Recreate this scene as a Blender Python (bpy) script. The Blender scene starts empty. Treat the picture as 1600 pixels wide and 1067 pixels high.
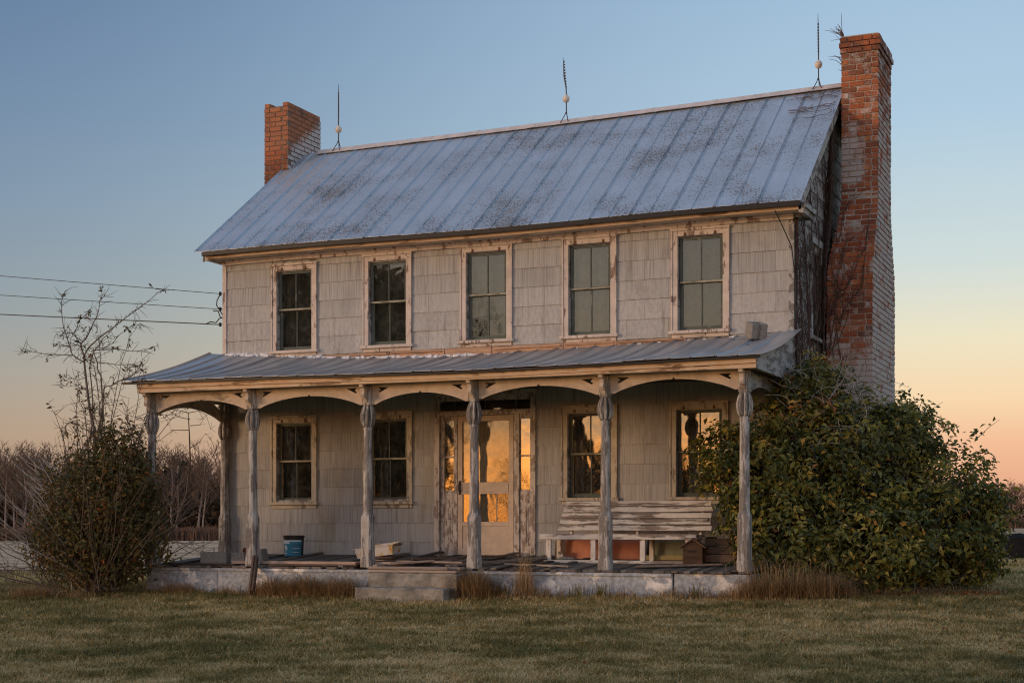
import bpy, bmesh, math, random
import numpy as np
from mathutils import Vector, Matrix, Euler
from mathutils.geometry import tessellate_polygon

SC = bpy.context.scene
COL = SC.collection
PI = math.pi
R = math.radians

# ------------------------------------------------------------------ camera, sky, sun, exposure
YAW = 22.97
CAM = np.array([13.43, -20.24, 0.90])
RIGHT = np.array([math.cos(R(YAW)), math.sin(R(YAW)), 0.0])
FWD = np.array([-math.sin(R(YAW)), math.cos(R(YAW)), 0.0])
cd = bpy.data.cameras.new('camera')
cd.sensor_width = 36; cd.lens = 54.0; cd.shift_y = 0.1803
cd.clip_start = 0.1; cd.clip_end = 6000
cam = bpy.data.objects.new('camera', cd); COL.objects.link(cam)
cam.location = CAM; cam.rotation_euler = (R(90), 0, R(YAW))
SC.camera = cam

SUN_AZ = R(-48.0)        # from -y towards -x
SUN_EL = R(7.0)
SUNV = Vector((math.sin(SUN_AZ) * math.cos(SUN_EL), -math.cos(SUN_AZ) * math.cos(SUN_EL), math.sin(SUN_EL)))

SC.view_settings.view_transform = 'Standard'
SC.view_settings.look = 'None'
SC.view_settings.exposure = 0.38
SC.view_settings.gamma = 1.0
SC.view_settings.use_curve_mapping = False
SC.render.engine = 'CYCLES'
SC.cycles.use_denoising = True
SC.cycles.denoising_prefilter = 'NONE'
SC.cycles.filter_width = 1.15
SC.cycles.use_adaptive_sampling = False
SC.cycles.max_bounces = 8
SC.cycles.transparent_max_bounces = 24
SC.cycles.sample_clamp_indirect = 6.0


def lin(c):
    f = lambda v: v / 12.92 if v <= 0.04045 else ((v + 0.055) / 1.055) ** 2.4
    return tuple(f(v / 255.0) for v in c) + (1.0,)


class NT:
    """small node-tree helper"""
    def __init__(self, tree):
        self.t = tree; self.n = tree.nodes; self.l = tree.links; self.n.clear()

    def add(self, typ, **kw):
        nd = self.n.new(typ)
        for k, v in kw.items():
            setattr(nd, k, v)
        return nd

    def link(self, a, b): self.l.new(a, b)

    def val(self, sock, v):
        if hasattr(v, 'is_linked') or isinstance(v, bpy.types.NodeSocket): self.l.new(v, sock)
        else: sock.default_value = v

    def math(self, op, a, b=0.0, clamp=False):
        m = self.add('ShaderNodeMath', operation=op); m.use_clamp = clamp
        self.val(m.inputs[0], a); self.val(m.inputs[1], b)
        return m.outputs[0]

    def ramp(self, fac, stops, interp='LINEAR'):
        r = self.add('ShaderNodeValToRGB'); cr = r.color_ramp; cr.interpolation = interp
        while len(cr.elements) < len(stops): cr.elements.new(0.5)
        for e, (p, c) in zip(cr.elements, stops):
            e.position = p
            e.color = c if isinstance(c, (tuple, list)) and len(c) == 4 else (tuple(c) + (1,) if isinstance(c, (tuple, list)) else (c, c, c, 1))
        self.val(r.inputs[0], fac)
        return r.outputs[0]

    def noise(self, vec, scale=5.0, detail=4.0, rough=0.6, dist=0.0):
        nz = self.add('ShaderNodeTexNoise')
        if vec is not None: self.l.new(vec, nz.inputs['Vector'])
        nz.inputs['Scale'].default_value = scale; nz.inputs['Detail'].default_value = detail
        nz.inputs['Roughness'].default_value = rough; nz.inputs['Distortion'].default_value = dist
        return nz.outputs[0]

    def mapping(self, vec, scale=(1, 1, 1), loc=None):
        m = self.add('ShaderNodeMapping')
        self.l.new(vec, m.inputs['Vector']); m.inputs['Scale'].default_value = scale
        if loc is not None: self.val(m.inputs['Location'], loc)
        return m.outputs[0]

    def mix(self, fac, a, b, mode='MIX'):
        m = self.add('ShaderNodeMix', data_type='RGBA', blend_type=mode)
        self.val(m.inputs[0], fac)
        self.val(m.inputs[6], a); self.val(m.inputs[7], b)
        return m.outputs[2]

    def maprange(self, v, a, b, c=0.0, d=1.0, smooth=True):
        m = self.add('ShaderNodeMapRange', interpolation_type='SMOOTHSTEP' if smooth else 'LINEAR')
        self.val(m.inputs[0], v)
        for i, q in zip((1, 2, 3, 4), (a, b, c, d)): m.inputs[i].default_value = q
        return m.outputs[0]


def c4(c): return tuple(c) + (1.0,) if len(c) == 3 else tuple(c)


world = bpy.data.worlds.new('World'); SC.world = world; world.use_nodes = True
w = NT(world.node_tree)
tc = w.add('ShaderNodeTexCoord')
nrm = w.add('ShaderNodeVectorMath', operation='NORMALIZE'); w.link(tc.outputs['Generated'], nrm.inputs[0])
sep = w.add('ShaderNodeSeparateXYZ'); w.link(nrm.outputs[0], sep.inputs[0])
hx = w.add('ShaderNodeCombineXYZ'); w.link(sep.outputs[0], hx.inputs[0]); w.link(sep.outputs[1], hx.inputs[1])
hn = w.add('ShaderNodeVectorMath', operation='NORMALIZE'); w.link(hx.outputs[0], hn.inputs[0])


def dotc(v):
    d = w.add('ShaderNodeVectorMath', operation='DOT_PRODUCT'); w.link(hn.outputs[0], d.inputs[0]); d.inputs[1].default_value = v
    return d.outputs['Value']


elev = w.maprange(sep.outputs[2], 0.0, 0.5, 0, 1, smooth=False)
# elevations are sin(el)/0.5 ; 19.5 degrees (picture top) = 0.67
sky_r = w.ramp(elev, [(0.0, lin((205, 146, 130))), (0.05, lin((216, 158, 130))), (0.105, lin((226, 174, 141))), (0.16, lin((232, 200, 162))),
                      (0.235, lin((222, 212, 184))), (0.33, lin((193, 205, 205))), (0.50, lin((164, 190, 211))), (0.72, lin((146, 175, 205))), (1.0, lin((134, 164, 199)))])
sky_l = w.ramp(elev, [(0.0, lin((172, 140, 128))), (0.05, lin((180, 148, 130))), (0.115, lin((186, 162, 140))), (0.19, lin((172, 166, 158))),
                      (0.28, lin((150, 164, 172))), (0.40, lin((132, 156, 180))), (0.55, lin((112, 141, 174))), (0.72, lin((88, 120, 158))), (1.0, lin((112, 142, 180)))])
lr = w.maprange(dotc(tuple(RIGHT)), -0.42, 0.30)
anti = w.mix(1.0, w.mix(lr, w.mix(1.0, sky_l, (0.74, 0.73, 0.75, 1), 'MULTIPLY'), sky_r), (0.93, 0.92, 0.90, 1), 'MULTIPLY')
sunside = w.ramp(elev, [(0.0, (4.3, 1.25, 0.14)), (0.06, (3.9, 1.35, 0.24)), (0.14, (1.3, 0.70, 0.33)), (0.25, (0.66, 0.55, 0.42)), (0.5, (0.50, 0.54, 0.60)),
                        (0.75, (0.43, 0.52, 0.66)), (1.0, (0.40, 0.50, 0.65))])
sfac = w.maprange(dotc((math.sin(R(-27)), -math.cos(R(-27)), 0)), -0.15, 0.98)
skyc = w.mix(sfac, anti, sunside)
bg = w.add('ShaderNodeBackground'); w.link(skyc, bg.inputs[0]); bg.inputs[1].default_value = 0.92
nis = w.add('ShaderNodeTexSky', sky_type='NISHITA'); nis.sun_disc = False
nis.sun_elevation = SUN_EL; nis.sun_rotation = PI - SUN_AZ if False else math.atan2(SUNV.x, SUNV.y)
nis.air_density = 1.0; nis.dust_density = 1.0
bg2 = w.add('ShaderNodeBackground'); w.link(nis.outputs[0], bg2.inputs[0]); bg2.inputs[1].default_value = 0.012
ad = w.add('ShaderNodeAddShader'); w.link(bg.outputs[0], ad.inputs[0]); w.link(bg2.outputs[0], ad.inputs[1])
wo = w.add('ShaderNodeOutputWorld'); w.link(ad.outputs[0], wo.inputs[0])

sd = bpy.data.lights.new('sun', 'SUN'); sd.energy = 1.25; sd.color = (1.0, 0.63, 0.35); sd.angle = R(14)
sun = bpy.data.objects.new('sun', sd); COL.objects.link(sun)
sun.rotation_euler = SUNV.to_track_quat('Z', 'Y').to_euler()

# ------------------------------------------------------------------ mesh helpers
rng = np.random.default_rng(7)
random.seed(7)


def fast_mesh(name, V, F, tint=None, smooth=False):
    V = np.asarray(V, dtype=np.float32).reshape(-1, 3); F = np.asarray(F, dtype=np.int32)
    me = bpy.data.meshes.new(name)
    M, k = F.shape
    me.vertices.add(len(V)); me.vertices.foreach_set('co', V.ravel())
    me.loops.add(M * k); me.loops.foreach_set('vertex_index', F.ravel())
    me.polygons.add(M); me.polygons.foreach_set('loop_start', np.arange(0, M * k, k, dtype=np.int32))
    if tint is not None:
        a = me.attributes.new('tint', 'FLOAT', 'FACE'); a.data.foreach_set('value', np.asarray(tint, dtype=np.float32))
    me.update(calc_edges=True)
    me.polygons.foreach_set('use_smooth', np.full(M, smooth))
    return me


def link(name, me, mat, parent=None, loc=None, rot=None, scale=None, **props):
    if mat is not None and len(me.materials) == 0: me.materials.append(mat)
    o = bpy.data.objects.new(name, me); COL.objects.link(o)
    if parent is not None: o.parent = parent
    if loc is not None: o.location = loc
    if rot is not None: o.rotation_euler = rot
    if scale is not None: o.scale = scale
    for k, v in props.items(): o[k] = v
    return o


def thing(name, label, category, loc=(0, 0, 0), group=None, rot=None):
    o = bpy.data.objects.new(name, None); COL.objects.link(o); o.location = loc
    o.empty_display_size = 0.2
    if rot is not None: o.rotation_euler = rot
    o['label'] = label; o['category'] = category
    if group: o['group'] = group
    return o


class MB:
    """collects faces for one mesh"""
    def __init__(self): self.v = []; self.f = []

    def add(self, vs, fs):
        b = len(self.v); self.v += [tuple(p) for p in vs]; self.f += [tuple(i + b for i in q) for q in fs]
        return self

    def box(self, x0, x1, y0, y1, z0, z1, M=None):
        vs = [(x0, y0, z0), (x1, y0, z0), (x1, y1, z0), (x0, y1, z0), (x0, y0, z1), (x1, y0, z1), (x1, y1, z1), (x0, y1, z1)]
        if M is not None: vs = [tuple(M @ Vector(p)) for p in vs]
        return self.add(vs, [(0, 3, 2, 1), (4, 5, 6, 7), (0, 1, 5, 4), (1, 2, 6, 5), (2, 3, 7, 6), (3, 0, 4, 7)])

    def bar(self, p, q, wd, th, up=(0, 0, 1)):
        p = Vector(p); q = Vector(q); d = (q - p); L = d.length; d.normalize()
        s = d.cross(Vector(up)); s.normalize(); u = s.cross(d)
        M = Matrix((s, d, u)).transposed().to_4x4(); M.translation = p
        return self.box(-wd / 2, wd / 2, 0, L, -th / 2, th / 2, M)

    def tube(self, pts, rad, n=8, cap=True):
        pts = [Vector(p) for p in pts]
        if not hasattr(rad, '__len__'): rad = [rad] * len(pts)
        vs = []; fs = []
        prev = None
        for i, p in enumerate(pts):
            d = (pts[min(i + 1, len(pts) - 1)] - pts[max(i - 1, 0)]).normalized()
            if prev is None:
                a = Vector((0, 0, 1)) if abs(d.z) < 0.9 else Vector((1, 0, 0))
                s = d.cross(a).normalized()
            else:
                s = (prev - d * prev.dot(d)).normalized()
            prev = s; t = d.cross(s)
            for k in range(n):
                an = 2 * PI * k / n
                vs.append(p + (s * math.cos(an) + t * math.sin(an)) * rad[i])
        for i in range(len(pts) - 1):
            for k in range(n):
                fs.append((i * n + k, i * n + (k + 1) % n, (i + 1) * n + (k + 1) % n, (i + 1) * n + k))
        if cap:
            fs.append(tuple(reversed(range(n)))); fs.append(tuple(range((len(pts) - 1) * n, len(pts) * n)))
        return self.add(vs, fs)

    def lathe(self, prof, c=(0, 0), n=12, sq=None, rot0=0.0):
        """prof [(r,z)] round c; sq -> list of bool per ring: square section"""
        vs = []; fs = []
        for i, (r, z) in enumerate(prof):
            for k in range(n):
                an = 2 * PI * k / n + rot0
                ca, sa = math.cos(an), math.sin(an)
                rr = r
                if sq is not None and sq[i]: rr = r / max(abs(ca), abs(sa))
                vs.append((c[0] + ca * rr, c[1] + sa * rr, z))
        for i in range(len(prof) - 1):
            for k in range(n):
                fs.append((i * n + k, i * n + (k + 1) % n, (i + 1) * n + (k + 1) % n, (i + 1) * n + k))
        fs.append(tuple(reversed(range(n)))); fs.append(tuple(range((len(prof) - 1) * n, len(prof) * n)))
        return self.add(vs, fs)

    def prism(self, loops, to3, d):
        """2D outer loop + holes, extruded by vector d; to3 maps (a,b)->3D"""
        flat = [p for lp in loops for p in lp]
        tris = tessellate_polygon([[Vector((a, b, 0)) for a, b in lp] for lp in loops])
        N = len(flat); d = Vector(d)
        A = [Vector(to3(a, b)) for a, b in flat]
        vs = A + [p + d for p in A]
        fs = [tuple(t) for t in tris] + [tuple(i + N for i in reversed(t)) for t in tris]
        o = 0
        for lp in loops:
            m = len(lp)
            for i in range(m):
                j = (i + 1) % m
                fs.append((o + i, o + j, o + j + N, o + i + N))
            o += m
        return self.add(vs, fs)

    def mesh(self, name, smooth=False, fix=False):
        me = bpy.data.meshes.new(name); me.from_pydata(self.v, [], self.f)
        if fix:
            bm = bmesh.new(); bm.from_mesh(me); bmesh.ops.recalc_face_normals(bm, faces=bm.faces); bm.to_mesh(me); bm.free()
        me.update()
        if smooth:
            for p in me.polygons: p.use_smooth = True
        return me

    def build(self, name, mat, parent=None, smooth=False, bevel=0.0, fix=False, loc=None, rot=None, **props):
        o = link(name, self.mesh(name, smooth, fix), mat, parent, loc, rot, **props)
        if bevel:
            m = o.modifiers.new('bevel', 'BEVEL'); m.width = bevel; m.segments = 1; m.limit_method = 'ANGLE'
        return o


def dup(o, parent=None, **kw):
    c = o.copy(); COL.objects.link(c)
    if parent is not None: c.parent = parent
    for k, v in kw.items(): setattr(c, k, v)
    return c


def interp(x, pts):
    return float(np.interp(x, [p[0] for p in pts], [p[1] for p in pts]))


def ss(a, b, x):
    t = np.clip((x - a) / (b - a), 0, 1); return t * t * (3 - 2 * t)


# ------------------------------------------------------------------ materials
def mat(name):
    m = bpy.data.materials.new(name); m.use_nodes = True
    return m, NT(m.node_tree)


def finish(m, n, color, rough=0.8, bump=None, bstr=0.3, bdist=0.01, metallic=0.0, spec=0.3):
    p = n.add('ShaderNodeBsdfPrincipled'); o = n.add('ShaderNodeOutputMaterial')
    n.val(p.inputs['Base Color'], color); n.val(p.inputs['Roughness'], rough); n.val(p.inputs['Metallic'], metallic)
    p.inputs['Specular IOR Level'].default_value = spec
    if bump is not None:
        b = n.add('ShaderNodeBump'); b.inputs['Strength'].default_value = bstr; b.inputs['Distance'].default_value = bdist
        n.link(bump, b.inputs['Height']); n.link(b.outputs[0], p.inputs['Normal'])
    n.link(p.outputs[0], o.inputs[0])
    return m


def pos(n):
    return n.add('ShaderNodeNewGeometry').outputs['Position']


def orand(n):
    return n.add('ShaderNodeObjectInfo').outputs['Random']


def ovec(n):
    """object coordinates shifted by the object's own random number"""
    t = n.add('ShaderNodeTexCoord'); r = orand(n)
    v = n.add('ShaderNodeVectorMath', operation='ADD'); n.link(t.outputs['Object'], v.inputs[0])
    s = n.math('MULTIPLY', r, 37.0); cx = n.add('ShaderNodeCombineXYZ'); n.link(s, cx.inputs[0]); n.link(s, cx.inputs[1]); n.link(s, cx.inputs[2])
    n.link(cx.outputs[0], v.inputs[1]); return v.outputs[0]


def m_peel(name, paint, wood, amount, grain=(1, 1, 1), paint2=None, scale=9.0, wpos=True, rough=0.75):
    """old paint flaking off grey wood; amount 0..1 = share of bare wood; grain = noise stretch"""
    m, n = mat(name)
    v = pos(n) if wpos else ovec(n)
    st = n.mapping(v, grain)
    a = n.noise(st, scale, 6, 0.68, 0.3)
    b = n.noise(v, 2.3, 3, 0.6)
    s = n.math('ADD', n.math('MULTIPLY', a, 0.75), n.math('MULTIPLY', b, 0.25))
    c = 0.34 + 0.32 * amount
    mask = n.maprange(s, c - 0.018, c + 0.018)          # 0 = bare, 1 = paint
    gr = n.noise(n.mapping(v, tuple(g * 3.0 for g in grain)), scale * 2.2, 4, 0.6)
    wd = n.ramp(gr, [(0.25, c4([q * 0.55 for q in wood])), (0.75, c4([min(1, q * 1.45) for q in wood]))])
    p2 = paint2 or [q * 0.72 for q in paint]
    dirt = n.noise(v, 5.0, 5, 0.7)
    pt = n.ramp(dirt, [(0.3, c4(p2)), (0.62, c4(paint))])
    col = n.mix(mask, wd, pt)
    h = n.math('ADD', mask, n.math('MULTIPLY', gr, 0.5))
    return finish(m, n, col, rough, h, 0.5, 0.004)


M = {}
# trim paints
M['trim'] = m_peel('peeling_trim_paint', (0.58, 0.50, 0.44), (0.21, 0.15, 0.12), 0.30, (1, 1, 0.35), scale=11)
M['trim_low'] = m_peel('lower_trim_paint', (0.50, 0.45, 0.37), (0.22, 0.19, 0.15), 0.32, (1, 1, 0.3), scale=11)
M['fascia'] = m_peel('cream_fascia_paint', (0.60, 0.46, 0.33), (0.24, 0.15, 0.09), 0.30, (0.12, 1, 1), scale=14, paint2=(0.52, 0.36, 0.22))
M['spandrel'] = m_peel('arch_paint', (0.56, 0.46, 0.37), (0.28, 0.22, 0.18), 0.22, (0.4, 1, 1), scale=7)
M['post'] = m_peel('grey_post_paint', (0.47, 0.445, 0.42), (0.185, 0.165, 0.15), 0.50, (1, 1, 0.14), scale=16, paint2=(0.30, 0.28, 0.265))
M['bench'] = m_peel('flaking_white_bench_paint', (0.60, 0.575, 0.54), (0.20, 0.165, 0.145), 0.42, (0.10, 1, 1), scale=13)
M['benchv'] = m_peel('flaking_white_leg_paint', (0.66, 0.62, 0.57), (0.22, 0.18, 0.15), 0.36, (1, 1, 0.2), scale=13)
M['doorframe'] = m_peel('flaking_white_door_paint', (0.55, 0.50, 0.46), (0.25, 0.205, 0.18), 0.46, (1, 1, 0.4), scale=16)
M['screendoor'] = m_peel('tan_door_paint', (0.56, 0.46, 0.37), (0.42, 0.32, 0.24), 0.12, (1, 1, 0.3), scale=8)
M['gable'] = m_peel('grey_gable_boards', (0.40, 0.40, 0.39), (0.17, 0.155, 0.145), 0.45, (1, 0.3, 1), scale=8)
M['found'] = m_peel('peeling_concrete_paint', (0.74, 0.72, 0.70), (0.30, 0.325, 0.36), 0.60, (0.6, 1, 0.6), scale=4.2, paint2=(0.42, 0.41, 0.40), rough=0.9)
M['sash'] = m_peel('dark_green_sash', (0.10, 0.115, 0.10), (0.19, 0.19, 0.15), 0.25, (1, 1, 0.3), scale=14)
M['meeting'] = m_peel('pale_meeting_rail', (0.36, 0.33, 0.25), (0.17, 0.16, 0.11), 0.4, (0.3, 1, 1), scale=14)


def m_wood(name, col, grain=(1, 8, 8), scale=4.0, var=0.5, wpos=False):
    m, n = mat(name); v = pos(n) if wpos else ovec(n)
    g = n.noise(n.mapping(v, grain), scale, 6, 0.65, 0.4)
    r = orand(n)
    f = n.math('ADD', g, n.math('MULTIPLY', n.math('SUBTRACT', r, 0.5), var))
    c = n.ramp(f, [(0.2, c4([q * 0.45 for q in col])), (0.5, c4(col)), (0.85, c4([min(1, q * 1.7) for q in col]))])
    return finish(m, n, c, 0.85, g, 0.4, 0.004)


M['deck'] = m_wood('weathered_floor_boards', (0.115, 0.10, 0.09), (8, 1, 8), var=0.8)
M['plank'] = m_wood('loose_grey_plank', (0.21, 0.165, 0.135), (1, 9, 9), var=0.7)
M['pinkplank'] = m_wood('pale_plank', (0.33, 0.245, 0.20), (1, 9, 9), var=0.2)
M['darkplank'] = m_wood('dark_plank', (0.09, 0.06, 0.045), (1, 9, 9), var=0.5)
M['brownwood'] = m_wood('brown_box_wood', (0.135, 0.075, 0.042), (1, 1, 5), var=0.2)
M['expboard'] = m_wood('bare_orange_board', (0.36, 0.23, 0.155), (1, 6, 9), var=0.3, wpos=True)
M['bark'] = m_wood('grey_bark', (0.13, 0.105, 0.09), (6, 6, 1), 6.0, var=0.3)
M['paletwig'] = m_wood('pale_dead_twig', (0.30, 0.265, 0.235), (6, 6, 1), 6.0, var=0.2)
M['vine'] = m_wood('dark_vine_stem', (0.105, 0.068, 0.058), (3, 3, 3), 6.0, var=0.2)
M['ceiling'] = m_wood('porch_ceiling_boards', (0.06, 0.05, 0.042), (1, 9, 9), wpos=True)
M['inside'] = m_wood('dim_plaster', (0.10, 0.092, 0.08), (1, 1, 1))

# siding shingle
m, n = mat('asbestos_shingle')
P = pos(n); r = orand(n)
off = n.add('ShaderNodeCombineXYZ'); n.link(n.math('MULTIPLY', r, 91.0), off.inputs[0]); n.link(n.math('MULTIPLY', r, 13.0), off.inputs[2])
st = n.noise(n.mapping(P, (62, 1, 1.1), off.outputs[0]), 1.0, 3, 0.55)
st2 = n.noise(n.mapping(P, (17, 1, 1.0), off.outputs[0]), 1.0, 2, 0.5)
streak = n.math('ADD', n.math('MULTIPLY', st, 0.72), n.math('MULTIPLY', st2, 0.28))
sp_ = n.add('ShaderNodeSeparateXYZ'); n.link(P, sp_.inputs[0])
soft = n.maprange(n.math('ADD', sp_.outputs[2], n.math('MULTIPLY', n.noise(P, 1.1, 3, 0.6), 0.9)), 4.25, 4.95, 0.25, 1.0)   # the low upper-storey courses are worn smooth
low = n.maprange(sp_.outputs[2], 3.3, 3.4, 1.0, 0.0)
amt = n.math('MAXIMUM', soft, n.math('MULTIPLY', low, 0.85))
c_st = n.ramp(streak, [(0.34, (0.245, 0.238, 0.231, 1)), (0.50, (0.385, 0.383, 0.376, 1)), (0.68, (0.475, 0.47, 0.463, 1))])
grain = n.noise(n.mapping(P, (1, 1, 0.5)), 30.0, 5, 0.75)
c_sm = n.ramp(grain, [(0.3, (0.305, 0.297, 0.288, 1)), (0.62, (0.485, 0.477, 0.463, 1))])
c = n.mix(amt, c_sm, c_st)
c = n.mix(n.maprange(n.noise(P, 1.7, 4, 0.65), 0.52, 0.72, 0, 0.45), c, (0.24, 0.215, 0.19, 1))
drip = n.noise(n.mapping(P, (7, 1, 0.7)), 1.0, 4, 0.7)
c = n.mix(n.maprange(drip, 0.53, 0.72, 0, 0.55), c, (0.17, 0.15, 0.13, 1))
c = n.mix(n.maprange(n.noise(n.mapping(P, (1, 1, 0.4)), 0.9, 3, 0.6), 0.60, 0.72, 0, 0.35), c, (0.33, 0.265, 0.13, 1))
br = n.maprange(r, 0, 1, 0.85, 0.98, smooth=False)
c = n.mix(1.0, c, n.add('ShaderNodeCombineXYZ').outputs[0], 'MULTIPLY') if False else c
hs = n.add('ShaderNodeHueSaturation'); n.link(c, hs.inputs['Color']); n.link(br, hs.inputs['Value']); hs.inputs['Saturation'].default_value = 0.92
h = n.math('MULTIPLY', n.math('MULTIPLY', streak, amt), 1.6)
M['shingle'] = finish(m, n, hs.outputs[0], 0.85, h, 0.5, 0.006)

# metal roofing
m, n = mat('galvanised_roof_sheet')
P = pos(n); r = orand(n)
spk = n.noise(P, 38.0, 2, 0.8)
cl = n.noise(P, 1.15, 4, 0.6)
cl2 = n.noise(P, 0.5, 2, 0.5)
mask = n.maprange(n.math('ADD', spk, n.math('MULTIPLY', n.math('SUBTRACT', n.math('ADD', n.math('MULTIPLY', cl, 0.6), n.math('MULTIPLY', cl2, 0.4)), 0.5), 0.95)), 0.60, 0.625)
strk = n.noise(n.mapping(P, (3, 0.9, 0.9)), 1.0, 5, 0.7)
base = n.ramp(strk, [(0.3, (0.43, 0.465, 0.51, 1)), (0.7, (0.53, 0.57, 0.625, 1))])
base = n.mix(n.maprange(r, 0, 1, 0, 0.16, False), base, (0.40, 0.43, 0.475, 1))
base = n.mix(n.maprange(cl, 0.35, 0.7, 0, 0.25), base, (0.35, 0.375, 0.405, 1))
lich = n.ramp(n.noise(P, 3.0, 2, 0.5), [(0.45, (0.085, 0.078, 0.072, 1)), (0.70, (0.125, 0.10, 0.085, 1))])
col = n.mix(n.math('MULTIPLY', mask, 0.9), base, lich)
met = n.maprange(mask, 0, 1, 0.68, 0.0)
finish(m, n, col, 0.46, n.noise(P, 2.0, 3, 0.6), 0.25, 0.03, met, 0.4)
M['roof'] = m

m, n = mat('porch_roof_sheet')
P = pos(n)
strk = n.noise(n.mapping(P, (8, 0.8, 0.8)), 1.0, 4, 0.6)
base = n.ramp(strk, [(0.3, (0.30, 0.305, 0.32, 1)), (0.7, (0.47, 0.475, 0.49, 1))])
mask = n.maprange(n.noise(P, 28.0, 5, 0.75), 0.62, 0.72)
col = n.mix(n.math('MULTIPLY', mask, 0.7), base, (0.14, 0.11, 0.09, 1))
M['proof'] = finish(m, n, col, 0.42, n.noise(P, 2.5, 3, 0.6), 0.25, 0.03, 0.6, 0.4)


def m_plain(name, col, rough=0.7, metallic=0.0, var=0.25, scale=8.0, spec=0.3, wpos=False):
    m, n = mat(name); v = pos(n) if wpos else ovec(n)
    z = n.noise(v, scale, 5, 0.65)
    c = n.ramp(z, [(0.25, c4([q * (1 - var) for q in col])), (0.75, c4([min(1, q * (1 + var)) for q in col]))])
    return finish(m, n, c, rough, z, 0.2, 0.004, metallic, spec)


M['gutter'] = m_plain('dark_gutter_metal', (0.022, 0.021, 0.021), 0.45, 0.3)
M['ridge'] = m_plain('pale_lit_ridge_metal', (0.55, 0.47, 0.43), 0.5, 0.2, wpos=True)  # pinkish pale tone holds the warm light caught along the ridge
M['concrete'] = m_plain('grey_concrete', (0.235, 0.220, 0.195), 0.95, 0, 0.62, 4.0, wpos=True)
M['block'] = m_plain('grey_cinder_block', (0.21, 0.20, 0.185), 0.95, 0, 0.35, 30.0)
M['rodmetal'] = m_plain('dark_iron_rod', (0.075, 0.062, 0.055), 0.6, 0.4)
M['ball'] = m_plain('white_glass_ball', (0.62, 0.55, 0.48), 0.3)
M['black'] = m_plain('black_plastic', (0.018, 0.018, 0.02), 0.4)
M['bluelabel'] = m_plain('blue_paper_label', (0.035, 0.20, 0.30), 0.5, 0, 0.12)
M['bluedark'] = m_plain('dark_blue_label_panel', (0.03, 0.135, 0.22), 0.5, 0, 0.12)
M['labelwhite'] = m_plain('white_label_print', (0.55, 0.60, 0.62), 0.5, 0, 0.1)
M['tarp'] = m_plain('black_tarp', (0.012, 0.012, 0.014), 0.9, 0, 0.4, 8.0, 0.05)
M['orange'] = m_plain('salmon_painted_board', (0.46, 0.20, 0.135), 0.7, 0, 0.18, 5.0)
M['greenboard'] = m_plain('grey_green_board', (0.17, 0.185, 0.135), 0.7, 0, 0.25, 5.0)
M['olive'] = m_plain('yellow_green_panel', (0.30, 0.26, 0.13), 0.7)
M['tar'] = m_plain('white_caulk', (0.66, 0.63, 0.62), 0.8, 0, 0.3, 25.0)
M['wire'] = m_plain('black_wire', (0.03, 0.03, 0.03), 0.6)
M['rust'] = m_plain('rusty_metal', (0.16, 0.07, 0.04), 0.8, 0.2, 0.5, 14.0)
M['red'] = m_plain('dark_red_plastic', (0.10, 0.02, 0.018), 0.5)
M['shade'] = None

# tub: white enamel with orange-brown rust
m, n = mat('rusty_white_enamel'); v = ovec(n)
mk = n.noise(v, 6.0, 4, 0.6)
c = n.ramp(mk, [(0.49, (0.62, 0.59, 0.56, 1)), (0.56, (0.55, 0.42, 0.20, 1)), (0.61, (0.50, 0.21, 0.03, 1)), (0.7, (0.16, 0.07, 0.03, 1))])
M['enamel'] = finish(m, n, c, 0.45, mk, 0.2, 0.003)

# curtains behind the upper panes
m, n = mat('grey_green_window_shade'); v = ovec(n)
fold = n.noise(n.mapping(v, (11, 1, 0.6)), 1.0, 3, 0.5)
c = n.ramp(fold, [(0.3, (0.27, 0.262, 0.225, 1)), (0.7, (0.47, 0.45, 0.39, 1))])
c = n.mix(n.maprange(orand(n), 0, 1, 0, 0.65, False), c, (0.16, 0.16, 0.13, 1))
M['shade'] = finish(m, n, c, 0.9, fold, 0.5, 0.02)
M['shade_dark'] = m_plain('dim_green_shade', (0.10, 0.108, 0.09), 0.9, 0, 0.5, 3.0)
M['reflection_pale'] = m_plain('pale_reflection_curtain', (0.80, 0.70, 0.56), 0.9, 0, 0.2, 5.0)  # cream tone carries the pale sky reflection of the door glass
M['innerdoor'] = m_plain('cream_inner_door', (0.52, 0.45, 0.36), 0.6, 0, 0.15, 3.0)

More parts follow.
